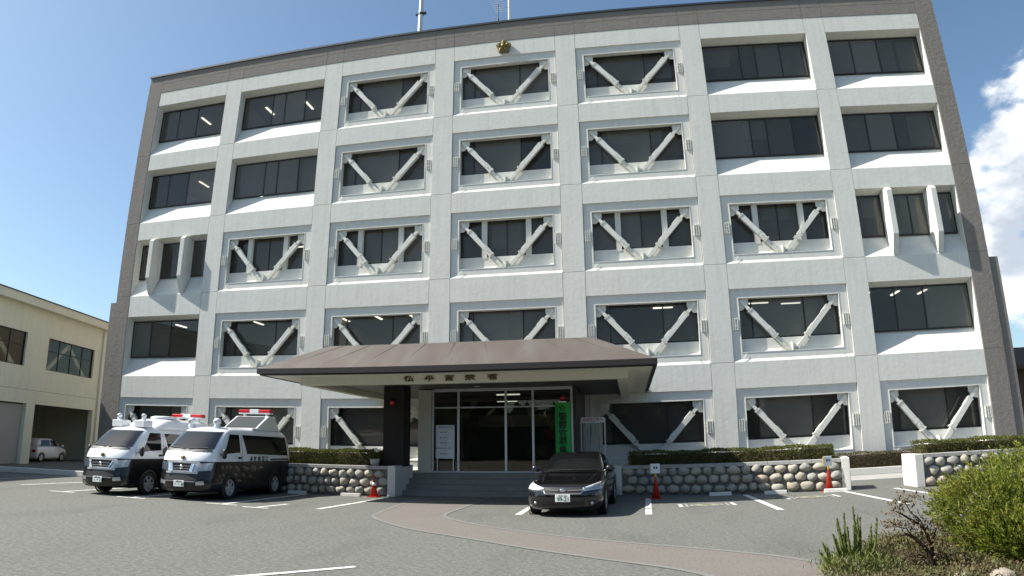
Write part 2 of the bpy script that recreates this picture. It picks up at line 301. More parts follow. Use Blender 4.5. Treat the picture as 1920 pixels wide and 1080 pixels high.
# ------------------------------------------------------------------ mesh helpers
class MB:
    def __init__(s): s.v = []; s.f = []; s.m = []; s.sm = []
    def add(s, vs, fs, mat=0, smooth=False):
        o = len(s.v); s.v += [tuple(v) for v in vs]
        for f in fs: s.f.append(tuple(i + o for i in f)); s.m.append(mat); s.sm.append(smooth)
        return s
    def box(s, x0, x1, y0, y1, z0, z1, mat=0):
        vs = [(x, y, z) for z in (z0, z1) for y in (y0, y1) for x in (x0, x1)]
        return s.add(vs, [(0, 2, 3, 1), (4, 5, 7, 6), (0, 1, 5, 4), (2, 6, 7, 3), (0, 4, 6, 2), (1, 3, 7, 5)], mat)
    def prism_x(s, prof, x0, x1, mat=0):           # profile [(y,z)...] extruded along x
        n = len(prof); vs = [(x0, y, z) for y, z in prof] + [(x1, y, z) for y, z in prof]
        fs = [tuple(range(n - 1, -1, -1)), tuple(range(n, 2 * n))] + [(i, (i + 1) % n, n + (i + 1) % n, n + i) for i in range(n)]
        return s.add(vs, fs, mat)
    def prism_y(s, prof, y0, y1, mat=0):           # profile [(x,z)...] extruded along y
        n = len(prof); vs = [(x, y0, z) for x, z in prof] + [(x, y1, z) for x, z in prof]
        fs = [tuple(range(n)), tuple(range(2 * n - 1, n - 1, -1))] + [(i, n + i, n + (i + 1) % n, (i + 1) % n) for i in range(n)]
        return s.add(vs, fs, mat)
    def prism_z(s, prof, z0, z1, mat=0):
        n = len(prof); vs = [(x, y, z0) for x, y in prof] + [(x, y, z1) for x, y in prof]
        fs = [tuple(range(n - 1, -1, -1)), tuple(range(n, 2 * n))] + [(i, (i + 1) % n, n + (i + 1) % n, n + i) for i in range(n)]
        return s.add(vs, fs, mat)
    def tube(s, p0, p1, r0, r1=None, n=10, mat=0, smooth=True, caps=True):
        r1 = r0 if r1 is None else r1
        p0 = Vector(p0); p1 = Vector(p1); d = (p1 - p0).normalized()
        a = d.orthogonal().normalized(); b = d.cross(a); vs = []
        for p, r in ((p0, r0), (p1, r1)):
            for i in range(n): vs.append(p + (a * cos(2 * pi * i / n) + b * sin(2 * pi * i / n)) * r)
        s.add(vs, [(i, (i + 1) % n, n + (i + 1) % n, n + i) for i in range(n)], mat, smooth)
        if caps: s.add(vs[:n], [tuple(range(n - 1, -1, -1))], mat); s.add(vs[n:], [tuple(range(n))], mat)
        return s
    def bar(s, p0, p1, w, h, up=(0, 1, 0), mat=0):  # square bar, h along up
        p0 = Vector(p0); p1 = Vector(p1); d = (p1 - p0).normalized(); u = Vector(up); u = (u - d * u.dot(d)).normalized(); a = d.cross(u)
        vs = []
        for p in (p0, p1):
            for i, j in ((-1, -1), (1, -1), (1, 1), (-1, 1)): vs.append(p + a * (w / 2 * i) + u * (h / 2 * j))
        return s.add(vs, [(3, 2, 1, 0), (4, 5, 6, 7), (0, 1, 5, 4), (1, 2, 6, 5), (2, 3, 7, 6), (3, 0, 4, 7)], mat)
    def lathe(s, prof, c=(0, 0, 0), n=16, mat=0, axis='z', caps=True):
        vs = []
        for r, h in prof:
            for i in range(n):
                a = 2 * pi * i / n
                if axis == 'z': vs.append((c[0] + r * cos(a), c[1] + r * sin(a), c[2] + h))
                elif axis == 'x': vs.append((c[0] + h, c[1] + r * cos(a), c[2] + r * sin(a)))
                else: vs.append((c[0] + r * cos(a), c[1] + h, c[2] - r * sin(a)))
        fs = []
        for k in range(len(prof) - 1):
            for i in range(n): fs.append((k * n + i, k * n + (i + 1) % n, (k + 1) * n + (i + 1) % n, (k + 1) * n + i))
        if caps: fs.append(tuple(range(n - 1, -1, -1))); fs.append(tuple((len(prof) - 1) * n + i for i in range(n)))
        return s.add(vs, fs, mat, True)
    def blob(s, c, r, seed=0, amp=0.12, lat=8, lon=12, mat=0):
        q = random.Random(seed); ph = [q.uniform(0, 6.28) for _ in range(6)]
        vs = [(c[0], c[1], c[2] - r[2])]
        for i in range(1, lat):
            t = -pi / 2 + pi * i / lat
            for j in range(lon):
                p = 2 * pi * j / lon; k = 1 + amp * (sin(2 * p + ph[0]) * cos(t * 2 + ph[1]) + .6 * sin(3 * p + ph[2] + t * 3) + .5 * sin(t * 4 + ph[3]))
                sx = (abs(cos(t)) ** 0.8)
                vs.append((c[0] + r[0] * k * sx * cos(p), c[1] + r[1] * k * sx * sin(p), c[2] + r[2] * k * sin(t)))
        vs.append((c[0], c[1], c[2] + r[2])); top = len(vs) - 1; fs = []
        for j in range(lon): fs.append((0, 1 + (j + 1) % lon, 1 + j))
        for i in range(lat - 2):
            for j in range(lon): a = 1 + i * lon; fs.append((a + j, a + (j + 1) % lon, a + lon + (j + 1) % lon, a + lon + j))
        a = 1 + (lat - 2) * lon
        for j in range(lon): fs.append((a + j, a + (j + 1) % lon, top))
        return s.add(vs, fs, mat, True)
    def leafq(s, p, d, up, l, w, mat=0):            # small pointed leaf
        d = d.normalized(); sd = d.cross(up)
        if sd.length < 1e-4: sd = d.orthogonal()
        sd = sd.normalized() * (w / 2); e = p + d * l; mid = p + d * (l * .5)
        return s.add([p, mid + sd, e, mid - sd], [(0, 1, 2, 3)], mat)
    def mesh(s, name, mats):
        me = bpy.data.meshes.new(name); me.from_pydata(s.v, [], s.f)
        for m in mats: me.materials.append(MAT[m])
        me.polygons.foreach_set('material_index', s.m); me.polygons.foreach_set('use_smooth', s.sm); me.update(); return me
    def build(s, name, mats, parent=None, loc=(0, 0, 0)):
        return put(name, s.mesh(name, mats if isinstance(mats, (list, tuple)) else [mats]), parent, loc)
def put(name, me, parent=None, loc=(0, 0, 0)):
    o = bpy.data.objects.new(name, me); COL.objects.link(o); o.location = loc
    if parent: o.parent = parent
    return o
def tag(o, label=None, cat=None, group=None, kind=None):
    if label: o['label'] = label
    if cat: o['category'] = cat
    if group: o['group'] = group
    if kind: o['kind'] = kind
    return o
def empty(name, loc, rz=0, label=None, cat=None, group=None, scale=1.0):
    o = bpy.data.objects.new(name, None); COL.objects.link(o); o.location = loc; o.rotation_euler = (0, 0, rz); o.scale = (scale,) * 3
    o.empty_display_size = 0.2
    return tag(o, label, cat, group)
def bevel(o, w=0.01, seg=2):
    m = o.modifiers.new('bevel', 'BEVEL'); m.width = w; m.segments = seg; m.limit_method = 'ANGLE'; m.angle_limit = radians(40); return o
_tc = {}
def text_mb(txt, size, depth=0.004, bold=0.0):
    """characters as a mesh in the XZ plane facing -Y, centred"""
    key = (txt, size, depth, bold)
    if key in _tc: return _tc[key]
    c = bpy.data.curves.new('text', 'FONT'); c.body = txt; c.size = size; c.align_x = 'CENTER'; c.align_y = 'CENTER'; c.extrude = depth / 2; c.offset = bold; c.resolution_u = 3
    o = bpy.data.objects.new('text', c); COL.objects.link(o); bpy.context.view_layer.update()
    dg = bpy.context.evaluated_depsgraph_get(); me = bpy.data.meshes.new_from_object(o.evaluated_get(dg))
    mb = MB(); mb.add([(v.co.x, -v.co.z, v.co.y) for v in me.vertices], [tuple(p.vertices) for p in me.polygons])
    COL.objects.unlink(o); bpy.data.objects.remove(o); bpy.data.curves.remove(c); bpy.data.meshes.remove(me)
    _tc[key] = mb; return mb
def merge(dst, src, off=(0, 0, 0), mat=0, rot=None, scale=(1, 1, 1)):
    vs = []
    for v in src.v:
        p = Vector((v[0] * scale[0], v[1] * scale[1], v[2] * scale[2]))
        if rot is not None: p = rot @ p
        vs.append((p.x + off[0], p.y + off[1], p.z + off[2]))
    dst.add(vs, src.f, mat); return dst

# ------------------------------------------------------------------ ground
g = MB()
xs = [-600, -120, -60] + [x * 4 - 40 for x in range(21)] + [60, 120, 600]
g.add([(-700, -700, 0), (700, -700, 0), (700, 900, 0), (-700, 900, 0)], [(0, 1, 2, 3)])
tag(g.build('asphalt_ground', ['asphalt']), kind='structure')

def strip(mb, pts_a, pts_b, z, mat=0):
    n = len(pts_a); mb.add([(x, y, z) for x, y in pts_a] + [(x, y, z) for x, y in pts_b], [(i, i + 1, n + i + 1, n + i) for i in range(n - 1)], mat)
def catmull(pts, k=6):
    out = []
    for i in range(len(pts) - 1):
        p0 = pts[max(i - 1, 0)]; p1 = pts[i]; p2 = pts[i + 1]; p3 = pts[min(i + 2, len(pts) - 1)]
        for j in range(k):
            t = j / k
            out.append(tuple(0.5 * ((2 * p1[a]) + (-p0[a] + p2[a]) * t + (2 * p0[a] - 5 * p1[a] + 4 * p2[a] - p3[a]) * t * t + (-p0[a] + 3 * p1[a] - 3 * p2[a] + p3[a]) * t ** 3) for a in (0, 1)))
    out.append(pts[-1]); return out
outer = catmull([(-1.45, -5.8), (-1.14, -9.0), (-0.90, -10.9), (-0.62, -11.9), (0.57, -13.35), (1.94, -14.38), (3.25, -15.44), (4.22, -16.2), (5.30, -17.15), (5.75, -18.2), (5.8, -20), (5.8, -23)])
inner = catmull([(0.55, -5.8), (0.60, -9.0), (0.60, -10.6), (0.85, -11.45), (1.82, -12.62), (2.99, -13.62), (4.13, -14.47), (5.54, -15.45), (6.60, -16.45), (7.05, -17.5), (7.2, -20), (7.2, -23)])
p = MB(); strip(p, outer, inner, 0.004); tag(p.build('paved_path', ['paving']), kind='structure')
def off_line(pts, w):
    out = []
    for i, q in enumerate(pts):
        a = Vector(pts[max(i - 1, 0)]); b = Vector(pts[min(i + 1, len(pts) - 1)]); d = (b - a).normalized(); out.append((q[0] - d.y * w, q[1] + d.x * w))
    return out
mk = MB()
strip(mk, off_line(outer, -.05), off_line(outer, .05), 0.008, 2); strip(mk, off_line(inner, -.05), off_line(inner, .05), 0.008, 2)
def line(x0, y0, x1, y1, w=0.15, mat=0, z=0.008):
    d = Vector((x1 - x0, y1 - y0)).normalized(); nx, ny = -d.y * w / 2, d.x * w / 2
    mk.add([(x0 + nx, y0 + ny, z), (x0 - nx, y0 - ny, z), (x1 - nx, y1 - ny, z), (x1 + nx, y1 + ny, z)], [(0, 1, 2, 3)], mat)
line(-2.50, -10.75, -2.27, -6.65); line(2.22, -10.7, 2.24, -6.6); line(5.03, -10.8, 5.12, -6.65); line(7.80, -10.85, 7.75, -6.6)
line(10.42, -11.0, 10.33, -7.0); line(11.84, -10.9, 11.72, -7.0); line(13.7, -10.4, 13.1, -7.4); line(-5.0, -10.9, -4.95, -6.65); line(-7.75, -10.95, -7.7, -6.65); line(-10.25, -10.8, -10.18, -6.7)
line(-13.0, -9.8, -12.8, -6.7); line(-15.8, -8.5, -15.6, -5.4, .15, 1); line(-18.5, -7.4, -18.4, -4.0, .15, 1)
for x, y in ((-7.75, -11.0), (-5.0, -10.95), (-10.25, -10.85)): line(x - .45, y, x + .45, y, .13)
line(-4.25, -11.2, -3.55, -11.2, .13); line(-3.9, -11.1, -3.72, -9.95, .13)
line(-0.6, -19.6, 1.30, -17.36, 0.11)
for cx, cy in ((6.45, -9.0), (9.15, -8.15)):     # painted parking emblem on the asphalt
    for sx in (-1, 1): line(cx + sx * .62, cy - .35, cx + sx * .62, cy + .35, .09, 0); line(cx + sx * .48, cy - .35, cx + sx * .48, cy + .35, .06, 1)
    n = 28
    for mat, ra, rb in ((1, .42, .34), (3, .30, .12)):
        strip(mk, [(cx + ra * cos(2 * pi * i / n), cy + .62 * ra * sin(2 * pi * i / n)) for i in range(n + 1)], [(cx + rb * cos(2 * pi * i / n), cy + .62 * rb * sin(2 * pi * i / n)) for i in range(n + 1)], 0.008, mat)
tag(mk.build('parking_markings', ['line_white', 'line_faded', 'line_border', 'line_yellow']), kind='structure')

# ------------------------------------------------------------------ main building
J = [0.57, 4.38, 8.21, 11.91, 15.58]; WT = 19.19; RT = 20.29; OH = 2.82; HW = 0.444; P = 5.5
DEP = 0.46; XL, XR = -18.42, 18.43; XO = 19.23
def bay(i):
    a = XL if i == 0 else (i - 3.5) * P + HW; b = XR if i == 6 else (i - 2.5) * P - HW; return a, b
VROW = [{0, 1, 2, 4, 5, 6}, {1, 2, 3, 4, 5}, {1, 2, 3, 4, 5}, {2, 3, 4}, {2, 3, 4}]
B = empty('police_station', (0, 0, 0), 0, 'white five storey police station with V shaped steel braces in its windows', 'building')

G = 0.007
w = MB()
for k in range(1, 7):
    cx = (k - 3.5) * P; zs = [0.1] + J[1:] + [WT]
    for a, b in zip(zs, zs[1:]): w.box(cx - HW + G, cx + HW - G, 0, .62, a + G, b - G)
for i in range(7):
    a, b = bay(i); a += G; b -= G
    for r in range(5):
        if r == 0 and i == 3: continue
        zb = 0.1 if r == 0 else J[r - 1] + OH
        zt = J[r] - G
        if r == 0: w.prism_x([(0, .1), (0, zt), (DEP + .05, J[0] + .92), (DEP + .05, .1)], a, b)
        else:
            w.prism_x([(0, zb), (0, zt), (DEP + .06, J[r] + .92), (DEP + .06, zb - .15)], a, b)
    w.prism_x([(0, J[4] + OH), (0, WT - G), (.62, WT - G), (.62, J[4] + OH - .17)], a, b)
    if i == 3: pass
for x0, x1 in ((XL + .003, XL + .035), (XR - .035, XR - .003)):
    zs = [J[0] + .0] + J[1:] + [WT]
    for k in range(5): w.box(x0, x1, .012, .60, J[k] + .012, J[k] + OH - .012)
wall = w.build('wall', ['white_wall'], B)
# brown surround: end piers with joints, top band with grooves
bw = MB()
for s in (-1, 1):
    x0, x1 = (-XO, XL - G) if s < 0 else (XR + G, XO)
    zs = [0.0] + J[1:] + [RT - .10]
    for a, b in zip(zs, zs[1:]): bw.box(x0, x1, -.012, 14, a + .006, b - .006)
cuts = [XL] + [c for k in range(1, 7) for c in ((k - 3.5) * P - HW, (k - 3.5) * P + HW)] + [XR]
for a, b in zip(cuts, cuts[1:]):
    bw.box(a + .007, b - .007, -.012, .6, WT + .004, 19.72); bw.box(a + .007, b - .007, -.012, .6, 19.734, RT - .10)
bw.box(XL + .01, XR - .01, .02, .55, WT + .01, RT - .11)
bw.box(-19.62, -XO - .004, .05, 13, 0, 7.95); bw.box(XO + .004, 19.62, .05, 13, 0, 7.98)
bw.box(-XO + .02, XO - .02, 13.4, 14.2, 0, RT - .2)
bw.build('brown_surround', ['brown_wall'], B)
cp = MB(); cp.box(-XO - .05, XO + .05, -.07, .75, RT - .10, RT); cp.box(-XO - .05, -XO + .6, .75, 14.3, RT - .10, RT); cp.box(XO - .6, XO + .05, .75, 14.3, RT - .10, RT)
cp.build('roof_coping', ['coping'], B)
rf = MB(); rf.box(-XO + .1, XO - .1, .6, 13.4, RT - .9, RT - .6); rf.build('roof', ['concrete'], B)
# interiors: slabs, back wall, some partitions
it = MB()
for r in range(5):
    zc = J[r] + OH + .02
    it.box(XL + .05, XR - .05, .66, 9.0, zc, zc + .30)
    if r: it.box(XL + .05, XR - .05, .66, 9.0, J[r] - .12, J[r] - .02)
it.box(XL + .05, XR - .05, 9.02, 9.15, .1, WT)
for x, r in ((-13.75, 4), (-8.25, 3), (2.75, 4), (8.25, 3), (13.75, 4), (-8.25, 1), (13.75, 2), (-2.75, 2), (8.25, 1), (-2.75, 0), (2.75, 0)): it.box(x - .08, x + .08, .68, 9.0, J[r] + .0, J[r] + OH)
it.box(XL + .05, -2.3, .66, 9.0, .40, .55); it.box(2.9, XR - .05, .66, 9.0, .40, .55)
it.build('interior', ['interior_wall'], B)

# windows -----------------------------------------------------------
_wc = {}; grnd = random.Random(41)
def window_meshes(wd, kind):
    key = (round(wd, 3), kind)
    if key in _wc: return _wc[key]
    h0, h1 = .92, OH - .16; hw = wd / 2 - .015
    fr = MB(); t = .05
    fr.box(-hw, hw, DEP - .03, DEP + .03, h0, h0 + t); fr.box(-hw, hw, DEP - .03, DEP + .03, h1 - t, h1)
    fr.box(-hw, -hw + t, DEP - .028, DEP + .028, h0 + t, h1 - t); fr.box(hw - t, hw, DEP - .028, DEP + .028, h0 + t, h1 - t)
    mull = {'plain': (-.28, .02, .50) if wd > 4.4 else (-.46, .10), 'v': (-.62, .28), 'm': (0.0,)}[kind]
    for q in mull: fr.box(q * hw - .022, q * hw + .022, DEP - .025, DEP + .025, h0 + t, h1 - t)
    ed = [-hw + t] + [q * hw for q in mull] + [hw - t]
    res = [fr.mesh('window', ['bronze']), (ed, h0 + t, h1 - t), None]
    if kind == 'm':
        res[2] = []
        for q in (-.93, .93): mb = MB(); mb.box(q - .11, q + .11, DEP - .20, DEP - .035, h0 - .1, h1 + .02); res[2].append(mb.mesh('mullion', ['white_wall']))
    _wc[key] = res; return res
_fc = {}
def frame_meshes(wd):
    key = round(wd, 3)
    if key in _fc: return _fc[key]
    H = OH; hw = wd / 2 - .012; iw = hw - .33; i0, i1 = .36, 2.46; y0, y1 = .065, .29
    rg = MB()
    rg.box(-hw, hw, y0, y1, 0.012, i0); rg.box(-hw, hw, y0, y1, i1, H - .012)
    rg.box(-hw, -iw, y0, y1, i0, i1); rg.box(iw, hw, y0, y1, i0, i1)
    # inner steel rim, a little proud
    for (a, b, c, d) in ((-iw - .02, iw + .02, i0 - .02, i0 + .012), (-iw - .02, iw + .02, i1 - .012, i1 + .02)): rg.box(a, b, y0 - .012, y1 + .01, c, d)
    rg.box(-iw - .02, -iw + .012, y0 - .010, y1 + .012, i0 + .014, i1 - .014); rg.box(iw - .012, iw + .02, y0 - .010, y1 + .012, i0 + .014, i1 - .014)
    rg.box(-iw + .012, iw - .012, .275, .40, i0 - .06, .895)                        # infill panel below the glass
    # step above the frame and thin drain rods at the bottom corners
    rg.box(-hw, hw, y0 + .03, y1 - .03, H - .012, H + .004)
    ym = .205
    br = []
    for s in (-1, 1):
        m = MB(); top = Vector((s * (iw - .09), ym - .03, i1 - .09)); bot = Vector((s * .17, ym - .03, i0 + .08)); d = (top - bot); L = d.length; u = d / L
        m.bar(bot, bot + u * (L * .27), .125, .13)                                   # slim lower end
        m.bar(bot + u * (L * .25), bot + u * (L * .272), .25, .22)                   # collar
        m.bar(bot + u * (L * .28), bot + u * (L * .80), .195, .17)                   # main casing
        m.bar(bot + u * (L * .40), bot + u * (L * .415), .208, .183); m.bar(bot + u * (L * .79), bot + u * (L * .81), .225, .20)
        m.bar(bot + u * (L * .82), top, .125, .13)                                  # slim top end
        # side ribs on the casing
        nn = Vector((-u.z, 0, u.x)) * (1 if s > 0 else -1)
        a = nn * .110
        if nn.z < 0: a = -a
        for q0, q1 in ((.32, .44), (.66, .80)): m.bar(bot + u * (L * q0) + a, bot + u * (L * q1) + a, .03, .10)
        for q in (.36,): m.tube(bot + u * (L * q) + Vector((0, -.115, 0)), bot + u * (L * q) + Vector((0, -.08, 0)), .024, n=8)
        br.append(m.mesh('brace', ['steel_white']))
    gss, bks, rds = [], [], []
    for s in (-1, 1):
        gs = MB()
        pr = [(s * iw, i1 - .012), (s * (iw - .40), i1 - .012), (s * (iw - .40), i1 - .22), (s * (iw - .16), i1 - .46), (s * iw, i1 - .46)]
        if s < 0: pr = pr[::-1]
        gs.prism_y(pr[::-1], ym - .02, ym + .02); gss.append(gs.mesh('gusset_plate', ['steel_white']))
        bk = MB(); x = s * (iw + .19); z = 1.45
        for q in (-.09, 0, .09): bk.box(x + q - .014, x + q + .014, y0 - .055, y0 - .001, z - .23, z + .23)
        for q in (-.21, -.07, .07, .21): bk.box(x - .104, x + .104, y0 - .04, y0 - .0015, z + q - .014, z + q + .014)
        bks.append(bk.mesh('bolt_bracket', ['steel_white']))
        rd = MB(); rd.tube((s * (iw - .16), y0 - .03, .30), (s * (iw - .03), -.015, .09), .010, n=6); rds.append(rd.mesh('drain_rod', ['galv']))
    gs = MB()
    gs.prism_y([(-.42, i0 + .01), (.42, i0 + .01), (.42, i0 + .14), (.30, i0 + .26), (-.30, i0 + .26), (-.42, i0 + .14)], ym - .02, ym + .02)
    gs.box(-.025, .025, ym - .16, ym + .13, i0 + .012, i0 + .33); gss.append(gs.mesh('gusset_plate', ['steel_white']))
    res = [rg.mesh('brace_frame', ['frame_wall']), br, gss, bks, rds]
    _fc[key] = res; return res
for r in range(5):
    for i in range(7):
        if r == 0 and i == 3: continue
        a, b = bay(i); cx = (a + b) / 2; wd = b - a
        v = i in VROW[r]
        kind = 'm' if (r == 2 and i in VROW[2]) else ('v' if v else 'plain')
        if r == 2 and i in (0, 6): kind = 'plain'
        fm, pm, mm = window_meshes(wd, kind)
        wo = put('window', fm, B, (cx, 0, J[r])); gl = MB(); ed, g0, g1 = pm
        for a_, b_ in zip(ed, ed[1:]):
            k_ = grnd.choices((0, 1, 2), (5, 3, 2))[0]
            tl_ = grnd.uniform(-.004, .004); gl.add([(a_ + .005, DEP + tl_, g0), (b_ - .005, DEP - tl_, g0), (b_ - .005, DEP - tl_ * .5, g1), (a_ + .005, DEP + tl_ * .5, g1)], [(0, 1, 2, 3)], k_)
        gl.build('pane', ['glass', 'glass_net', 'glass_clear'], wo)
        for q in mm or (): put('mullion', q, wo)
        if v:
            rg, br, gs, bk, rd = frame_meshes(wd)
            fo = put('brace_frame', rg, B, (cx, 0, J[r]))
            for q in br: put('brace', q, fo)
            
            for nm, lst in (('gusset_plate', gs), ('bolt_bracket', bk), ('drain_rod', rd)):
                for q in lst: put(nm, q, fo)
# blinds half drawn behind some panes
bl = {}
def blind(r, i, f0, f1, drop):
    a, b = bay(i); wd = b - a; x0 = a + wd * f0; x1 = a + wd * f1; zt = J[r] + OH - .2; zb = zt - 1.66 * drop
    m = MB(); n = int((zt - zb) / .09)
    for k in range(n):
        z = zt - k * .09; m.add([(x0, .70, z), (x1, .70, z), (x1, .715, z - .08), (x0, .715, z - .08)], [(0, 1, 2, 3)])
    m.build('blind', ['blind'], B)
for a in ((4, 5, .03, .27, .55), (4, 5, .52, .97, 1.0), (4, 6, .30, .74, 1.0), (4, 6, .78, .97, 1.0), (3, 5, .3, .52, .5), (3, 6, .04, .28, 1.0), (3, 6, .72, .95, .9), (2, 6, .1, .25, .5), (2, 6, .5, .7, .5), (4, 4, .1, .9, .8), (3, 2, .2, .92, 1.0), (3, 1, .76, .98, 1.), (2, 5, .38, .62, .45), (2, 2, .3, .5, 1.0), (1, 0, .0, .22, 1.), (3, 4, .25, .75, .4), (4, 3, .1, .9, .7), (2, 3, .35, .62, .8), (1, 3, .1, .5, 1.0)): blind(*a)
# fluorescent strips seen through the glass
tl = MB(); tl.box(-.05, .05, -.42, .42, -.04, 0); tlm = tl.mesh('ceiling_light', ['tube_light'])
def strip_light(r, x, y, rot=0):
    o = put('ceiling_light', tlm, B, (x, y, J[r] + OH + .015)); o.rotation_euler = (0, 0, rot)
for r, x, y in ((4, -16.9, 2.2), (4, -15.2, 2.4), (4, -12.9, 2.2), (4, -10.6, 2.2), (3, -16.6, 2.4), (3, -14.5, 5.2), (1, -17.2, 2.6), (1, -15.2, 2.6), (1, -12.6, 2.6), (1, -10.2, 2.8), (1, -8.0, 2.6), (1, -6.3, 2.4), (1, -4.7, 2.6), (4, 13.0, 2.6), (4, 14.6, 2.4), (1, 14.9, 2.4), (1, 16.2, 2.4), (1, 17.4, 2.4)): strip_light(r, x, y)
for r, x, y in ((1, 10.4, 3.0), (1, 11.9, 3.4), (1, 9.3, 2.6), (2, -11.0, 3.0), (2, -10.4, 4.4), (1, 6.3, 3.0)): strip_light(r, x, y, pi / 2)
# fins on the second-floor end bays
fn = MB(); e = .33
prof = [(DEP - .02, 2.66), (-e + .16, 2.76), (-e, 2.62), (-e, .80), (-.02, .02), (DEP - .02, .86)]
fn.prism_x(prof, -.115, .115); fnm = fn.mesh('window_fin', ['white_wall'])
for i, offs in ((0, (-.90, .95)), (6, (-.84, 1.0))):
    a, b = bay(i)
    for q in offs: bevel(put('window_fin', fnm, B, ((a + b) / 2 + q, 0, J[2])), .012)
# gilded star badge
st = MB(); n = 10
ring = [((.36 if k % 2 == 0 else .27) * sin(k * pi / 5), (.36 if k % 2 == 0 else .27) * cos(k * pi / 5)) for k in range(10)]
st.prism_y([(x, z) for x, z in ring][::-1], -.16, -.02)
for k in range(5):
    a = k * 2 * pi / 5
    tip = (.34 * sin(a), -.17, .34 * cos(a)); l = (.22 * sin(a - .55), -.17, .22 * cos(a - .55)); rr = (.22 * sin(a + .55), -.17, .22 * cos(a + .55)); md = (.20 * sin(a), -.25, .20 * cos(a))
    st.add([tip, l, (0, -.19, 0), rr, md], [(0, 4, 1), (1, 4, 2), (2, 4, 3), (3, 4, 0)])
st.blob((0, -.20, 0), (.10, .09, .10), 3, .02)
st.build('star_badge', ['gold'], B, (0, 0, 18.80))

# ------------------------------------------------------------------ entrance and canopy
EX, EY = 5.39, -8.89; FX0, FX1, FY, FZ = -4.52, 4.68, -8.02, 3.19
TX, TY = 3.77, -7.72
zE, zT = 3.57, 4.34
cr = MB()
def ringpts(x, y, z): return [(-x, -.02, z), (-x, y, z), (x, y, z), (x, -.02, z)]
cr.add(ringpts(EX, EY, zE) + ringpts(TX, TY, zT), [(0, 1, 5, 4), (1, 2, 6, 5), (2, 3, 7, 6), (4, 5, 6, 7)])
# standing seams on the front slope
for k in range(-4, 5):
    t0 = k * 1.15; x0 = t0 * EX / 5.2; x1 = t0 * TX / 5.2
    cr.bar((x0, EY + .05, zE + .0335 - .006), (x1, TY - .03, zT - .0075), .018, .003, (0, -.5, 1))
canopy = cr.build('canopy', ['canopy_metal'], B)
gt = MB()
def lring(mb, x, y, z0, z1, t):
    mb.box(-x, x, y, y + t, z0, z1); mb.box(-x, -x + t, y + t, -.02, z0, z1); mb.box(x - t, x, y + t, -.02, z0, z1)
lring(gt, EX + .03, EY - .03, zE - .15, zE - .008, .10); lring(gt, EX - .03, EY + .04, zE - .19, zE - .152, .05)
gt.build('gutter', ['gutter'], canopy)
fs = MB()
fs.box(FX0, FX1, FY, FY + .28, FZ, zE - .16); fs.box(FX0, FX0 + .28, FY + .28, -.02, FZ, zE - .16); fs.box(FX1 - .28, FX1, FY + .28, -.02, FZ, zE - .16)
# sloping white eave board between beam and gutter
fs.add([(-EX + .06, EY + .06, zE - .17), (EX - .06, EY + .06, zE - .17), (EX - .06, -.02, zE - .17), (-EX + .06, -.02, zE - .17)], [(0, 3, 2, 1)])
fs.build('fascia', ['canopy_white'], canopy)
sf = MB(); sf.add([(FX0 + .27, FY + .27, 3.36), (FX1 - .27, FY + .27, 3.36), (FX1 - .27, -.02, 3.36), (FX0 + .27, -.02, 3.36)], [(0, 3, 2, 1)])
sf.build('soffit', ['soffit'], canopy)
for ch, x in zip('松本警察署', (-1.21, -0.63, -0.07, 0.50, 1.12)):
    lt = MB(); merge(lt, text_mb(ch, .30, .03, .002), (x, FY - .018, FZ + .165)); lt.build('letter', ['letter'], canopy)
for x, y in ((-1.2, -6.6), (1.0, -6.4), (3.0, -6.6), (-3.0, -6.4), (0, -5.0)): dl = MB(); dl.lathe([(.09, 0), (.09, -.03), (.06, -.035)], (x, y, 3.358), 12); dl.build('downlight', ['alu'], canopy)
colm = MB(); colm.box(-2.80, -2.14, -5.75, -5.10, .88, 3.355)
for z in (1.5, 2.1, 2.7): colm.box(-2.806, -2.134, -5.756, -5.094, z, z + .006)
colm.build('column', ['column_tile'], canopy)

# glazed entrance box
gy = -4.2; fl = .64
en = MB(); en.box(-2.17, -1.72, gy - .02, -.02, fl, 3.33)
entrance = en.build('entrance', ['canopy_white'], B)
m = MB(); m.box(2.93, 3.02, gy - .02, -.02, fl, 3.33); m.build('side_panel', ['bronze'], entrance)
fr = MB()
for x in (-1.66, -.80, .76, 1.64, 2.88): fr.box(x - .035, x + .035, gy - .04, gy + .04, fl, 3.34)
fr.box(-1.70, 2.92, gy - .035, gy + .035, fl, fl + .06); fr.box(-1.70, 2.92, gy - .036, gy + .036, 2.72, 2.76); fr.box(-1.70, 2.92, gy - .034, gy + .034, 3.26, 3.35)
fr.build('door_frame', ['alu'], entrance)
dg = MB(); dg.add([(-1.66, gy, fl + .03), (2.88, gy, fl + .03), (2.88, gy, 3.3), (-1.66, gy, 3.3)], [(0, 1, 2, 3)]); dg.build('door_glass', ['door_glass'], entrance)
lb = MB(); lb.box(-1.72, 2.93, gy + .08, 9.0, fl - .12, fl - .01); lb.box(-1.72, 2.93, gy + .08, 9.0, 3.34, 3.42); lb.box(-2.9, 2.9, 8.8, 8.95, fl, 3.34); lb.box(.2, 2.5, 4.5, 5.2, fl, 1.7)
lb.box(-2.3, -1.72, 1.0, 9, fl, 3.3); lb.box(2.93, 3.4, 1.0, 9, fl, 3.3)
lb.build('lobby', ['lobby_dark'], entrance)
m = MB(); m.box(-1.70, 2.90, 2.6, 2.8, 2.30, 2.78); m.build('lobby_beam', ['interior_wall'], entrance)
m = MB(); m.box(.9, 1.5, 4.44, 4.48, 1.75, 2.2); m.build('poster', ['red_cloth'], entrance)
llm = tlm.copy(); llm.materials.clear(); llm.materials.append(MAT['lobby_tube'])
for x, y in ((.4, -1.8), (1.9, .6), (-.3, 1.8), (2.1, 3.2)):
    o = put('lobby_light', llm, entrance, (x, y, 3.335)); o.rotation_euler = (0, 0, pi / 2)
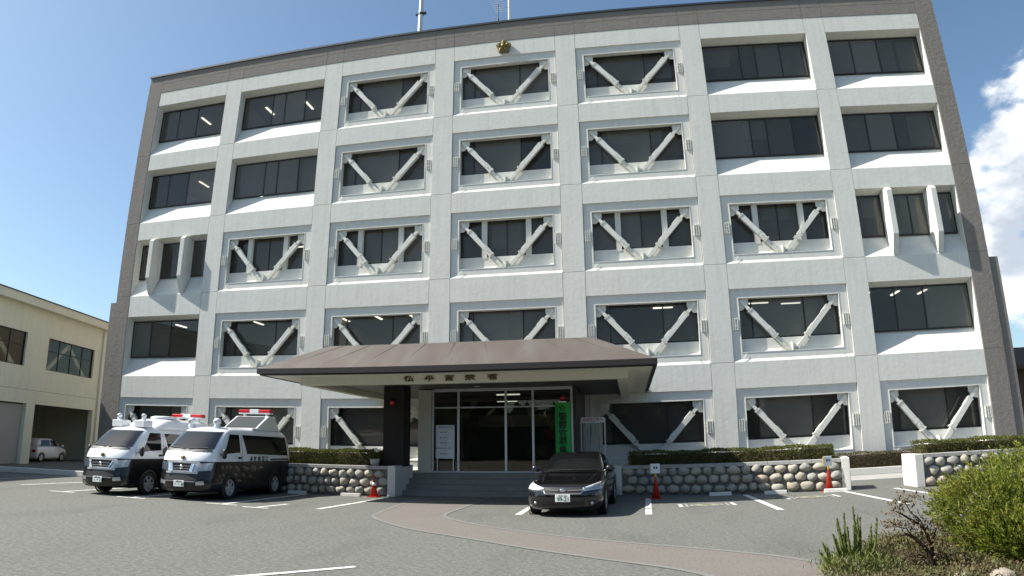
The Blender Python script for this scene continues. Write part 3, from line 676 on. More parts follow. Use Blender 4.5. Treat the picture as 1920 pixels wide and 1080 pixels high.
# steps
sp = MB(); X0, X1 = -2.16, 4.18
for k in range(4): sp.box(X0, X1, -5.70 + .33 * k, gy - .06 if k == 3 else -5.70 + .33 * (k + 1), 0, .16 * (k + 1)); sp.box(X0, X1, -5.715 + .33 * k, -5.70 + .33 * k, .16 * (k + 1) - .045, .16 * (k + 1) - .002)
sp.box(-2.9, 4.9, gy - .058, -.02, 0, fl - .005)
tag(sp.build('entrance_steps', ['step_stone']), 'wide grey stone steps leading up to the glass entrance', 'steps')

# things around the entrance
nb = empty('notice_board', (-1.22, -4.30, 1.1), 0, 'pale blue notice board with small lines of text before the glass doors', 'notice board')
m = MB(); m.box(-.31, .31, -.02, .02, 0, 1.08); bevel(m.build('panel', ['board_white'], nb), .006)
m = MB(); merge(m, text_mb('業務取扱窓口案内', .066, .003), (0, -.024, 1.0))
for k, s in enumerate(('交通課', '運転免許', '会計課', '地域課 生活安全課', '警務課')): merge(m, text_mb('■ ' + s, .052, .003), (-.05, -.024, .84 - .17 * k))
m.build('lettering', ['board_blue'], nb)
for x in (-.28, .25): lg = MB(); lg.box(x, x + .03, .022, .06, -.46, .9); lg.build('leg', ['alu'], nb)
bn = empty('banner', (2.60, -4.34, 1.15), 0, 'tall green banner with black vertical characters beside the doors', 'banner')
m = MB()
n = 16
for k in range(n):
    z0, z1 = 1.68 * k / n, 1.68 * (k + 1) / n; y0, y1 = .012 * sin(k * .9), .012 * sin((k + 1) * .9)
    m.add([(-.24, y0, z0), (.24, y0, z0), (.24, y1, z1), (-.24, y1, z1), (-.24, y0 + .006, z0), (.24, y0 + .006, z0), (.24, y1 + .006, z1), (-.24, y1 + .006, z1)], [(0, 1, 2, 3), (5, 4, 7, 6), (1, 5, 6, 2), (4, 0, 3, 7)], 0, True)
m.build('cloth', ['green_cloth'], bn)
m = MB()
for k, ch in enumerate('警察官募集'): merge(m, text_mb(ch, .29, .004, .004), (0, -.022, 1.22 - .265 * k))
rr = [((.10 if k % 2 == 0 else .065) * sin(k * pi / 5), (.10 if k % 2 == 0 else .065) * cos(k * pi / 5)) for k in range(10)]
ri = [(x * .6, z * .6) for x, z in rr]
for k in range(10):
    q = (k + 1) % 10; m.add([(rr[k][0], -.018, 1.50 + rr[k][1]), (rr[q][0], -.018, 1.50 + rr[q][1]), (ri[q][0], -.018, 1.50 + ri[q][1]), (ri[k][0], -.018, 1.50 + ri[k][1])], [(0, 1, 2, 3)])
m.build('lettering', ['ink'], bn)
m = MB(); m.tube((-.26, 0, 1.69), (.26, 0, 1.69), .012, n=8); m.build('rod', ['alu'], bn)
def red_lamp(loc, label):
    t = empty('red_lamp', loc, 0, label, 'lamp', 'red entrance lamps')
    m = MB(); m.lathe([(.05, 0), (.075, -.02), (.08, -.06), (.05, -.10), (.01, -.115)], (0, 0, 0), 14, axis='y'); m.build('lens', ['red_lens'], t)
    m = MB(); m.lathe([(.09, .03), (.09, .002)], (0, 0, 0), 14, axis='y'); m.build('base', ['black_metal'], t)
red_lamp((-2.49, -5.785, 2.83), 'small round red lamp on the dark entrance column')
red_lamp((2.60, -4.28, 2.98), 'small round red lamp above the green banner')
ds = empty('display_rack', (3.50, -3.6, .64), 0, 'grey slatted notice rack standing between the green banner and a braced window', 'notice rack')
m = MB(); m.box(-.40, .40, -.03, .03, 1.62, 1.70); m.box(-.40, .40, -.03, .03, .10, .16)
for x in (-.38, .38): m.box(x - .02, x + .02, -.03, .03, 0, 1.62)
m.build('frame', ['alu'], ds)
for k in range(5): m = MB(); m.box(-.32 + .135 * k, -.24 + .135 * k, -.012, .008, .16, 1.60); m.build('slat', ['blind'], ds)
m = MB(); m.box(-.36, .36, -.036, -.031, 1.56, 1.74); m.build('title_strip', ['board_white'], ds)
m = MB(); merge(m, text_mb('相談窓口案内', .11, .003), (0, -.04, 1.65)); m.build('lettering', ['red_cloth'], ds)

# ------------------------------------------------------------------ cobble-faced planter walls, piers, hedges
def cobbles(mb, x0, x1, y, z0=.03, rows=3, pitch=.335, rh=.255, seed=1, dirx=True):
    q = random.Random(seed)
    for r in range(rows):
        x = x0 + (.5 if r % 2 else .0) * pitch + .12
        while x < x1 - .10:
            wv = pitch * q.uniform(.74, 1.24); cz = z0 + rh * (r + .5) + q.uniform(-.022, .022)
            rad = (wv * .47, .12 * q.uniform(.85, 1.15), rh * .485 * q.uniform(.90, 1.05))
            mb.blob((x + wv / 2 - pitch / 2, y, cz), rad, q.random() * 1e6, .085, 8, 14); x += wv
def planter(name, x0, x1, y0, y1, zt, label, seed, piers=(), rz=0):
    t = empty(name, (x0, y0, 0), rz, label, 'wall', 'cobble planter walls')
    m = MB(); m.box(0, x1 - x0, 0, .30, 0, zt - .10); m.build('core', ['mortar'], t)
    m = MB(); m.box(.02, x1 - x0 - .02, y1 - y0 - .2, y1 - y0, 0, zt - .10); m.build('back_wall', ['mortar'], t)
    m = MB(); cobbles(m, .02, x1 - x0 - .02, -.005, seed=seed, pitch=.295 if x0 < 0 else .34); m.build('cobble_facing', ['cobble'], t)
    m = MB(); k = 0.0
    while k < x1 - x0 - .01:
        e_ = min(k + .60, x1 - x0); m.box(k + .003, e_ - .003, -.07, .28, zt - .098, zt); k = e_
    bevel(m.build('coping', ['concrete'], t), .008)
    m = MB(); m.box(.03, x1 - x0 - .03, .29, y1 - y0 - .21, 0, zt - .06); m.build('soil', ['soil'], t)
    for (a, b, c, d, zz, mat) in piers:
        pm = MB(); pm.box(a - x0, b - x0, c - y0, d - y0, 0, zz); bevel(pm.build('end_pier', [mat], t), .015)
    return t
planter('planter_wall', -12.6, -2.42, -6.25, -4.4, .90, 'cobble planter wall running behind the two police vans to the steps', 11,
        [(-2.415, -2.17, -6.36, -4.70, .91, 'pale_concrete')])
planter('planter_wall', 4.42, 10.60, -5.15, -3.9, .86, 'cobble planter wall behind the dark car and the two sign cones', 23,
        [(4.20, 4.415, -5.25, -4.0, .87, 'pale_concrete'), (10.605, 10.82, -5.26, -3.9, .88, 'pale_concrete')], -.25)
planter('planter_wall', 12.52, 18.2, -7.02, -5.6, .86, 'cobble planter wall with a broad bright end pier, partly behind the bush', 37,
        [(12.28, 12.515, -7.12, -6.2, .87, 'pale_concrete')])

def hedge(name, x0, x1, y0, y1, z0, z1, label, seed, dens=900, mat='hedge_leaf', rz=0):
    q = random.Random(seed); m = MB(); L, D, H = x1 - x0, y1 - y0, z1 - z0
    m.box(.07, L - .07, .07, D - .07, 0, H - .08, 1)
    nL = int(dens * (L * D + 2 * L * H + 2 * D * H))
    ph = [q.uniform(0, 6) for _ in range(4)]
    for _ in range(nL):
        a = q.random() * (L * D + 2 * L * H + D * H * 2)
        if a < L * D: p = Vector((q.uniform(0, L), q.uniform(0, D), H)); nrm = Vector((0, 0, 1))
        elif a < L * D + 1.7 * L * H: p = Vector((q.uniform(0, L), 0, q.uniform(0, H))); nrm = Vector((0, -1, 0))
        elif a < L * D + 2 * L * H: p = Vector((q.uniform(0, L), D, q.uniform(0, H))); nrm = Vector((0, 1, 0))
        else:
            s = q.choice((0, 1)); p = Vector((s * L, q.uniform(0, D), q.uniform(0, H))); nrm = Vector((2 * s - 1, 0, 0))
        wob = .022 * (sin(p.x * 3.1 + ph[0]) + sin(p.x * 7.7 + ph[1] + p.z * 5) * .6 + sin(p.y * 6 + ph[2]) * .5)
        p = p - nrm * (q.uniform(-.015, .075) - wob * (1 if nrm.z > .5 else .8))
        d = (nrm + Vector((q.uniform(-1, 1), q.uniform(-1, 1), q.uniform(-.4, 1.3)))).normalized()
        for _ in range(2):
            dd = (d + Vector((q.uniform(-.6, .6), q.uniform(-.6, .6), q.uniform(-.5, .5)))).normalized()
            m.leafq(p, dd, Vector((q.uniform(-1, 1), q.uniform(-1, 1), q.uniform(-1, 1))), q.uniform(.030, .060), q.uniform(.016, .030))
    o = m.build(name, [mat, 'soil'], None, (x0, y0, z0)); o.rotation_euler = (0, 0, rz); tag(o, label, 'hedge', 'clipped hedges'); return o
hedge('hedge', -12.3, -2.95, -5.92, -4.75, .82, 1.34, 'long clipped hedge on the planter wall behind the police vans', 1)
hedge('hedge', 4.60, 10.50, -4.86, -4.1, .80, 1.23, 'half shaded clipped hedge on the planter behind the sign cones', 2, 900, 'hedge_leaf', -.25)
hedge('hedge', 12.75, 15.9, -6.62, -5.8, .80, 1.17, 'low clipped hedge on the planter wall with the broad bright end pier', 3)
hedge('hedge', 10.9, 15.6, -.62, -.1, .24, .80, 'rough low hedge at the foot of the building behind the gap', 4, 640, 'hedge_rough')
kb = MB(); kb.box(11.0, 15.8, -.78, -.62, 0, .26); tag(bevel(kb.build('kerb', ['pale_concrete']), .015), kind='structure')
kb = MB(); kb.box(-21.5, -12.9, -5.1, -4.9, 0, .20); tag(bevel(kb.build('kerb', ['pale_concrete']), .015), kind='structure')
kb = MB(); kb.box(4.9, 19.6, -3.2, -.80, .0, .012); tag(kb.build('pavement', ['concrete']), kind='structure')

# potted plant beside the column
pp = empty('potted_plant', (-2.95, -6.02, .87), 0, 'pale round flower pot with white flowers beside the dark column', 'plant')
m = MB(); m.lathe([(.10, 0), (.14, .16), (.155, .24), (.135, .24), (.12, .20)], (0, 0, 0), 16); m.build('pot', ['pot'], pp)
q = random.Random(5); m = MB()
for _ in range(260):
    p_ = Vector((q.gauss(0, .10), q.gauss(0, .10), .22 + abs(q.gauss(0, .12)))); m.leafq(p_, Vector((q.uniform(-1, 1), q.uniform(-1, 1), q.uniform(0, 1.4))), Vector((0, 0, 1)), .08, .04)
m.build('foliage', ['hedge_leaf'], pp)
m = MB()
for k in range(7): m.blob((q.uniform(-.02, .20), q.uniform(-.1, .05), q.uniform(.46, .62)), (.04, .04, .035), k, .1, 5, 8)
m.build('flower', ['petal'], pp)

# ------------------------------------------------------------------ traffic cones, wheel stops
def cone_mesh(): 
    m = MB(); m.box(-.18, .18, -.18, .18, 0, .035); m.lathe([(.135, .035), (.030, .66), (.026, .70), (.0, .70)], (0, 0, 0), 20); return m.mesh('cone', ['red_plastic'])
CONE = cone_mesh()
def cone(x, y, label, sign=True, glyph='⚘', rz=0, h=1.0):
    t = empty('traffic_cone', (x, y, 0), rz, label, 'traffic cone', 'red traffic cones')
    put('cone_body', CONE, t); t.scale = (.86, .86, .86)
    if sign:
        m = MB(); m.tube((0, 0, .69), (0, 0, .80), .035, n=10); m.build('collar', ['yellow'], t)
        s = MB(); s.box(-.145, .145, -.012, .012, .79, 1.10); so_ = bevel(s.build('sign_board', ['plate', 'yellow'], t), .01)
        e_ = MB(); e_.box(-.165, -.150, -.014, .014, .80, 1.09); e_.build('edge_strip', ['yellow'], so_)
        k = MB(); k.blob((-.035, -.016, .975), (.028, .003, .045), 1, 0, 6, 10); k.blob((.045, -.016, .965), (.030, .003, .03), 2, 0, 6, 10); k.tube((.03, -.016, 1.02), (.06, -.016, .95), .012, n=6)
        k.build('symbol', ['ink'], so_)
    else:
        m = MB(); m.lathe([(.075, .40), (.058, .50)], (0, 0, 0), 20); m.v = [(x_ * 1.03, y_ * 1.03, z_) for x_, y_, z_ in m.v]; m.build('reflective_band', ['plate'], t)
cone(-2.73, -6.62, 'red cone with a white band by the steps, no sign on top', False)
cone(5.33, -6.78, 'shaded red cone with a white sign plate beside the dark car')
cone(9.98, -6.88, 'sunlit red cone with a sign plate near the white wall end pier', True, rz=.25)
def wheel_stop(x, y, label, rz=0, mat='pale_concrete', wd=.60):
    m = MB(); m.prism_x([(-.07, 0), (-.055, .10), (.055, .10), (.07, 0)], -wd / 2, wd / 2)
    o = bevel(m.build('wheel_stop', [mat], None, (x, y, 0)), .01); o.rotation_euler = (0, 0, rz); tag(o, label, 'wheel stop', 'concrete wheel stops')
wheel_stop(-3.42, -6.72, 'concrete wheel stop between the plain cone and the police vans', .05)
wheel_stop(-5.25, -6.60, 'concrete wheel stop at the rear of the nearer police van', 0)
wheel_stop(10.08, -7.12, 'concrete wheel stop at the foot of the sunlit sign cone', -.1)
wheel_stop(7.10, -6.45, 'shaded concrete wheel stop midway between the two sign cones', 0)
wheel_stop(8.55, -6.75, 'concrete wheel stop at the edge of the canopy shadow', 0)

# ------------------------------------------------------------------ vehicles
class Body:
    """horizontal slices (z, front y, rear y, half width, front rounding, rear rounding)"""
    def __init__(s, sl, n=2.6): s.sl = sl; s.n = n
    def at(s, z):
        sl = s.sl
        if z <= sl[0][0]: return sl[0][1:]
        for a, b in zip(sl, sl[1:]):
            if z <= b[0]:
                t = (z - a[0]) / max(1e-6, b[0] - a[0]); return tuple(a[i] + (b[i] - a[i]) * t for i in range(1, 6))
        return sl[-1][1:]
    def fy(s, x, z):
        yf, yr, w, bf, br = s.at(z); return yf + bf * (1 - max(0, 1 - min(1, abs(x) / w) ** s.n) ** (1 / s.n))
    def sx(s, y, z):
        yf, yr, w, bf, br = s.at(z); d = max(0, (yf + bf - y) / bf); d = max(d, (y - yr + br) / br); return w * max(0, 1 - min(1, d) ** s.n) ** (1 / s.n)
    def ring(s, sl, na=9, ns=6):
        z, yf, yr, w, bf, br = sl; n = s.n; h = []
        for k in range(na + 1):
            a = pi / 2 * k / na; h.append((w * sin(a) ** (2 / n), yf + bf * (1 - max(0, cos(a)) ** (2 / n))))
        for k in range(1, ns): h.append((w, yf + bf + (yr - br - yf - bf) * k / ns))
        for k in range(na, -1, -1):
            a = pi / 2 * k / na; h.append((w * sin(a) ** (2 / n), yr - br * (1 - max(0, cos(a)) ** (2 / n))))
        pts = h + [(-x, y) for x, y in h[-2:0:-1]]; return [(x, y, z) for x, y in pts]
    def loft(s, mb, matf=None, cap=True):
        rings = [s.ring(q) for q in s.sl]; m = len(rings[0]); vs = [p for r in rings for p in r]; o = len(mb.v); mb.v += vs
        for k in range(len(rings) - 1):
            mt = matf((s.sl[k][0] + s.sl[k + 1][0]) / 2) if matf else 0
            for i in range(m): mb.f.append((o + k * m + i, o + k * m + (i + 1) % m, o + (k + 1) * m + (i + 1) % m, o + (k + 1) * m + i)); mb.m.append(mt); mb.sm.append(True)
        mb.f.append(tuple(o + i for i in range(m - 1, -1, -1))); mb.m.append(matf(0) if matf else 0); mb.sm.append(False)
        if cap: mb.f.append(tuple(o + (len(rings) - 1) * m + i for i in range(m))); mb.m.append(matf(9) if matf else 0); mb.sm.append(False)
    def patch_front(s, mb, quad, off=.008, nu=8, nv=5, mat=0):
        (x0, z0), (x1, z1), (x2, z2), (x3, z3) = quad; vs = []
        for j in range(nv + 1):
            for i in range(nu + 1):
                u, v = i / nu, j / nv
                x = (x0 * (1 - u) + x1 * u) * (1 - v) + (x3 * (1 - u) + x2 * u) * v; z = (z0 * (1 - u) + z1 * u) * (1 - v) + (z3 * (1 - u) + z2 * u) * v
                vs.append((x * (1 + off * .3), s.fy(x, z) - off, z + off * .5))
        mb.add(vs, [(j * (nu + 1) + i, j * (nu + 1) + i + 1, (j + 1) * (nu + 1) + i + 1, (j + 1) * (nu + 1) + i) for j in range(nv) for i in range(nu)], mat, True)
    def patch_side(s, mb, sg, quad, off=.008, nu=8, nv=4, mat=0):
        (y0, z0), (y1, z1), (y2, z2), (y3, z3) = quad; vs = []
        for j in range(nv + 1):
            for i in range(nu + 1):
                u, v = i / nu, j / nv
                y = (y0 * (1 - u) + y1 * u) * (1 - v) + (y3 * (1 - u) + y2 * u) * v; z = (z0 * (1 - u) + z1 * u) * (1 - v) + (z3 * (1 - u) + z2 * u) * v
                vs.append((sg * (s.sx(y, z) + off), y, z))
        fs = [(j * (nu + 1) + i, j * (nu + 1) + i + 1, (j + 1) * (nu + 1) + i + 1, (j + 1) * (nu + 1) + i) for j in range(nv) for i in range(nu)]
        if sg < 0: fs = [f[::-1] for f in fs]
        mb.add(vs, fs, mat, True)
def wheels(t, pos, r=.315, wd=.20, body=None, arch=True):
    ty = MB(); ty.lathe([(r * .70, -wd / 2), (r * .93, -wd / 2), (r, -wd / 2 + .03), (r, wd / 2 - .03), (r * .93, wd / 2), (r * .70, wd / 2 - .01)], (0, 0, 0), 28, axis='x', caps=False); tm = ty.mesh('tyre', ['tyre'])
    rm = MB(); rm.lathe([(r * .71, -wd / 2 + .03), (r * .71, wd / 2 - .015), (r * .62, wd / 2 - .018), (r * .58, wd / 2 - .045), (r * .20, wd / 2 - .030), (r * .16, wd / 2 - .012), (.001, wd / 2 - .010)], (0, 0, 0), 28, axis='x')
    for k in range(6):
        a = k * pi / 3; rm.bar((wd / 2 - .026, cos(a) * r * .14, sin(a) * r * .14), (wd / 2 - .024, cos(a) * r * .64, sin(a) * r * .64), r * .24, .03, (1, 0, 0))
    rmm = rm.mesh('rim', ['rim'])
    am = MB(); am.lathe([(r * 1.20, 0), (r * 1.20, .012), (r * 1.02, .014)], (0, 0, 0), 28, axis='x', caps=False); amm = am.mesh('wheel_arch', ['trim_black'])
    for x, y in pos:
        wz = put('wheel', tm, t, (x, y, r)); wz.rotation_euler = (0, 0, 0 if x > 0 else pi); put('rim', rmm, wz)
        if arch:
            o = put('wheel_arch', amm, t, ((body - .006) * (1 if x > 0 else -1), y, r + .01)); o.rotation_euler = (0, 0, 0 if x > 0 else pi)
def plate(t, loc, top, num):
    o = MB(); o.box(-.165, .165, -.012, 0, -.0825, .0825); po = bevel(o.build('license_plate', ['plate'], t, loc), .006)
    m = MB(); merge(m, text_mb(top, .052, .002), (0, -.014, .047)); merge(m, text_mb(num, .118, .002, .002), (.012, -.014, -.026)); m.build('lettering', ['plate_green'], po)
def dome_lamp(t, x, y, z, h=.34):
    m = MB(); m.lathe([(.11, 0), (.12, .06), (.10, .10), (.10, .16), (.125, .19), (.13, .25), (.09, .32), (.0, .345)], (0, 0, 0), 16); o = m.build('roof_lamp', ['paint_white'], t, (x, y, z)); o.scale = (h / .34,) * 3
    k = MB(); k.tube((0, -.13, .22), (0, -.10, .22), .05, .05, 12); k.build('lens', ['lens'], o)
def light_bar(t, y, z, wd):
    m = MB(); m.box(-wd / 2, wd / 2, y - .10, y + .10, z, z + .035); m.box(-.16, .16, y - .12, y + .12, z + .036, z + .15)
    for x in (-.4, .4): m.box(x - .03, x + .03, y - .05, y + .05, z - .12, z)
    o = bevel(m.build('light_bar', ['paint_white'], t), .01)
    for s in (-1, 1):
        k = MB(); k.box(s * .165 if s > 0 else -wd / 2, wd / 2 if s > 0 else -.165, y - .11, y + .11, z + .037, z + .14); bevel(k.build('red_lens', ['red_lens'], o), .03, 3)

def van(name, loc, rz, label, scale, high=False):
    t = empty(name, loc, rz, label, 'police van', 'black and white police vans', scale)
    SPL = 1.03
    # z, front, rear, half width, front rounding, rear rounding
    sl = [(.22, .10, 4.62, .80, .40, .12), (.30, .03, 4.66, .835, .40, .12), (.48, .0, 4.68, .845, .40, .10), (.62, .03, 4.68, .847, .42, .10), (.80, .06, 4.68, .847, .42, .10), (SPL, .10, 4.68, .847, .42, .10), (SPL + .001, .10, 4.68, .847, .42, .10),
          (1.12, .125, 4.675, .846, .42, .10), (1.22, .17, 4.67, .842, .42, .10), (1.32, .25, 4.66, .832, .42, .10), (1.45, .40, 4.65, .812, .40, .10), (1.62, .60, 4.62, .780, .36, .12), (1.80, .82, 4.57, .738, .34, .16), (1.90, .97, 4.50, .69, .40, .22), (1.955, 1.15, 4.40, .60, .5, .3), (1.985, 1.45, 4.2, .42, .35, .3)]
    b = Body(sl); m = MB(); b.loft(m, lambda z: 1 if z < SPL else 0)
    body = m.build('body', ['paint_white', 'paint_black'], t)
    if high:
        hs = Body([(1.86, 1.30, 4.50, .71, .45, .2), (1.98, 1.45, 4.50, .69, .45, .2), (2.12, 1.72, 4.46, .63, .45, .25), (2.20, 1.95, 4.40, .53, .4, .3), (2.23, 2.15, 4.3, .40, .3, .3)])
        m = MB(); hs.loft(m); m.build('high_roof', ['paint_white'], t)
    m = MB(); b.patch_front(m, [(-.74, 1.285), (.74, 1.285), (.73, 1.345), (-.73, 1.345)], .011, 12, 2); m.build('cowl', ['trim_black'], t)
    m = MB(); b.patch_front(m, [(-.745, 1.355), (.745, 1.355), (.655, 1.84), (-.655, 1.84)], .010, 12, 8); ws = m.build('windshield', ['windscreen'], t)
    for s in (-1, 1):
        m = MB(); b.patch_side(m, s, [(.80, 1.24), (1.62, 1.28), (1.64, 1.78), (1.16, 1.78)]); m.build('side_window', ['dark_glass'], t)
        m = MB(); b.patch_side(m, s, [(1.98, 1.24), (4.45, 1.19), (4.38, 1.76), (1.82, 1.78)], nu=10); m.build('side_window', ['dark_glass'], t)
        for q in (1.73, 3.0): m = MB(); b.patch_side(m, s, [(q, .34), (q + .012, .34), (q + .012, 1.76), (q, 1.76)], .004, 1, 10); m.build('door_gap', ['trim_black'], t)
        m = MB(); m.box(s * .846 if s > 0 else -.87, .87 if s > 0 else -.846, 1.50, 1.68, 1.10, 1.16); bevel(m.build('door_handle', ['trim_black'], t), .01)
        m = MB(); b.patch_front(m, [(s * .46, .76), (s * .80, .80), (s * .82, 1.00), (s * .50, .97)] if s > 0 else [(s * .80, .80), (s * .46, .76), (s * .50, .97), (s * .82, 1.00)], .012, 6, 4)
        hl = m.build('headlight', ['lamp_silver'], t)
        m = MB(); b.patch_front(m, [(s * .45, .75), (s * .81, .79), (s * .83, 1.01), (s * .49, .98)] if s > 0 else [(s * .81, .79), (s * .45, .75), (s * .49, .98), (s * .83, 1.01)], .022, 6, 4); m.build('lens', ['lens'], hl)
        m = MB(); b.patch_front(m, [(s * .48, .40), (s * .70, .42), (s * .68, .52), (s * .48, .50)] if s > 0 else [(s * .70, .42), (s * .48, .40), (s * .48, .50), (s * .68, .52)], .010, 4, 2); m.build('fog_lamp', ['silver'], t)
        m = MB(); m.tube((s * .80, .66, 1.20), (s * .95, .60, 1.24), .02, n=6); m.blob((s * .98, .60, 1.24), (.075, .06, .14), 3, .02, 8, 12); m.build('mirror', ['trim_black'], t)
        m = MB(); m.tube((s * .05, .245, 1.36), (s * .62, .36, 1.40), .012, n=5); m.build('wiper', ['trim_black'], t)
    m = MB(); b.patch_front(m, [(-.50, .70), (.50, .70), (.52, 1.012), (-.52, 1.012)], .007, 12, 4); m.build('front_fascia', ['fascia_silver'], t)
    m = MB(); b.patch_front(m, [(-.36, .775), (.36, .775), (.38, .965), (-.38, .965)], .013, 8, 4); gr = m.build('grille', ['trim_black'], t)
    m = MB()
    for z in (.83, .90): m.bar((-.34, b.fy(0, z) - .026, z), (.34, b.fy(0, z) - .026, z), .010, .012, (0, 0, 1))
    m.bar((-.46, b.fy(0, .985) - .02, .985), (.46, b.fy(0, .985) - .02, .985), .03, .03, (0, 0, 1)); m.bar((-.44, b.fy(0, .745) - .02, .745), (.44, b.fy(0, .745) - .02, .745), .03, .025, (0, 0, 1))
    for s in (-1, 1): m.bar((s * .30, b.fy(.30, .76) - .022, .755), (s * (.36 if not high else .44), b.fy(.36, .98) - .028, .985), .09 if not high else .03, .02, (0, 1, 0))
    m.lathe([(.055, -.035), (.055, -.02), (.035, -.038)], (0, b.fy(0, .87), .87), 16, axis='y'); m.build('grille_bars', ['chrome'], gr)
    m = MB(); b.patch_front(m, [(-.52, .52), (.52, .52), (.50, .66), (-.50, .66)], .010, 8, 3); m.build('air_intake', ['trim_black'], t)
    m = MB(); m.bar((-.48, -.012, .50), (.48, -.012, .50), .03, .02, (0, 0, 1)); m.build('bumper_trim', ['silver'], t)
    m = MB(); m.lathe([(.06, 0), (.06, -.03), (.02, -.04)], (0, b.fy(0, 1.12), 1.12), 10, axis='y'); m.build('star_badge', ['gold'], t)
    plate(t, (0, -.022, .44), '長野 800', '・・45' if not high else '・・12')
    for s in (-1, 1):
        m = MB(); b.patch_side(m, s, [(3.34, 1.052), (4.50, 1.052), (4.50, 1.098), (3.34, 1.098)], .006, 6, 1); m.build('side_stripe', ['trim_black'], t)
        for k, ch in enumerate('長野県警察'):
            yy = 2.22 + .225 * k; c = text_mb(ch, .165, .002, .005); m = MB()
            merge(m, c, (s * .853, yy if s > 0 else 5.3 - yy, 1.078), 0, Matrix.Rotation(pi / 2 * s, 3, 'Z')); m.build('letter', ['trim_black'], t)
    wheels(t, [(s * .765, y) for s in (-1, 1) for y in (1.12, 3.675)], .32, .20, .850)
    for s in (-1, 1): m = MB(); m.box(s * .60 - .09, s * .60 + .09, 4.665, 4.70, .85, 1.25); m.build('tail_light', ['red_lens'], t)
    if not high:
        for x in (-.56, .30): dome_lamp(t, x, 1.20, 1.925, .30)
        m = MB(); m.prism_x([(2.80, 1.96), (3.60, 2.40), (4.0, 2.40), (4.32, 1.96)], -.60, .60); rs = bevel(m.build('roof_sign', ['paint_white'], t), .03, 2)
        m = MB(); m.add([(-.53, 2.89, 2.030), (.53, 2.89, 2.030), (.50, 3.54, 2.388), (-.50, 3.54, 2.388)], [(0, 1, 2, 3)]); m.build('sign_screen', ['screen_grey'], rs)
        m = MB(); m.box(-.66, .66, 2.55, 4.25, 1.945, 2.0); bevel(m.build('roof_rack', ['paint_white'], t), .015)
        light_bar(t, 3.80, 2.475, 1.15)
    else:
        for s in (-1, 1):
            m = MB(); m.box(s * .42 - .20, s * .42 + .20, 1.05, 1.42, 1.94, 2.14); bevel(m.build('roof_box', ['paint_white'], t), .02)
        dome_lamp(t, -.50, 1.22, 2.14, .20); dome_lamp(t, .44, 1.22, 2.14, .20)
        m = MB(); m.lathe([(.40, 0), (.42, .05), (.30, .085), (.001, .10)], (.1, 2.55, 2.24), 20); m.build('roof_hatch', ['paint_white'], t)
        light_bar(t, 3.95, 2.33, 1.25)
    return t
def windscreen_mat():
    m = glass_mat('windscreen', (0.30, 0.33, 0.36), 1.0, 0.03, 1.75); return m
MAT['windscreen'] = windscreen_mat()
van('police_van', (-6.48, -10.69, 0), .018, 'black and white police van with a raised wedge shaped sign board on its roof', .965)
van('police_van', (-8.93, -10.95, 0), -.002, 'black and white high roof police van with a flat dish, farther from the steps', .945, True)

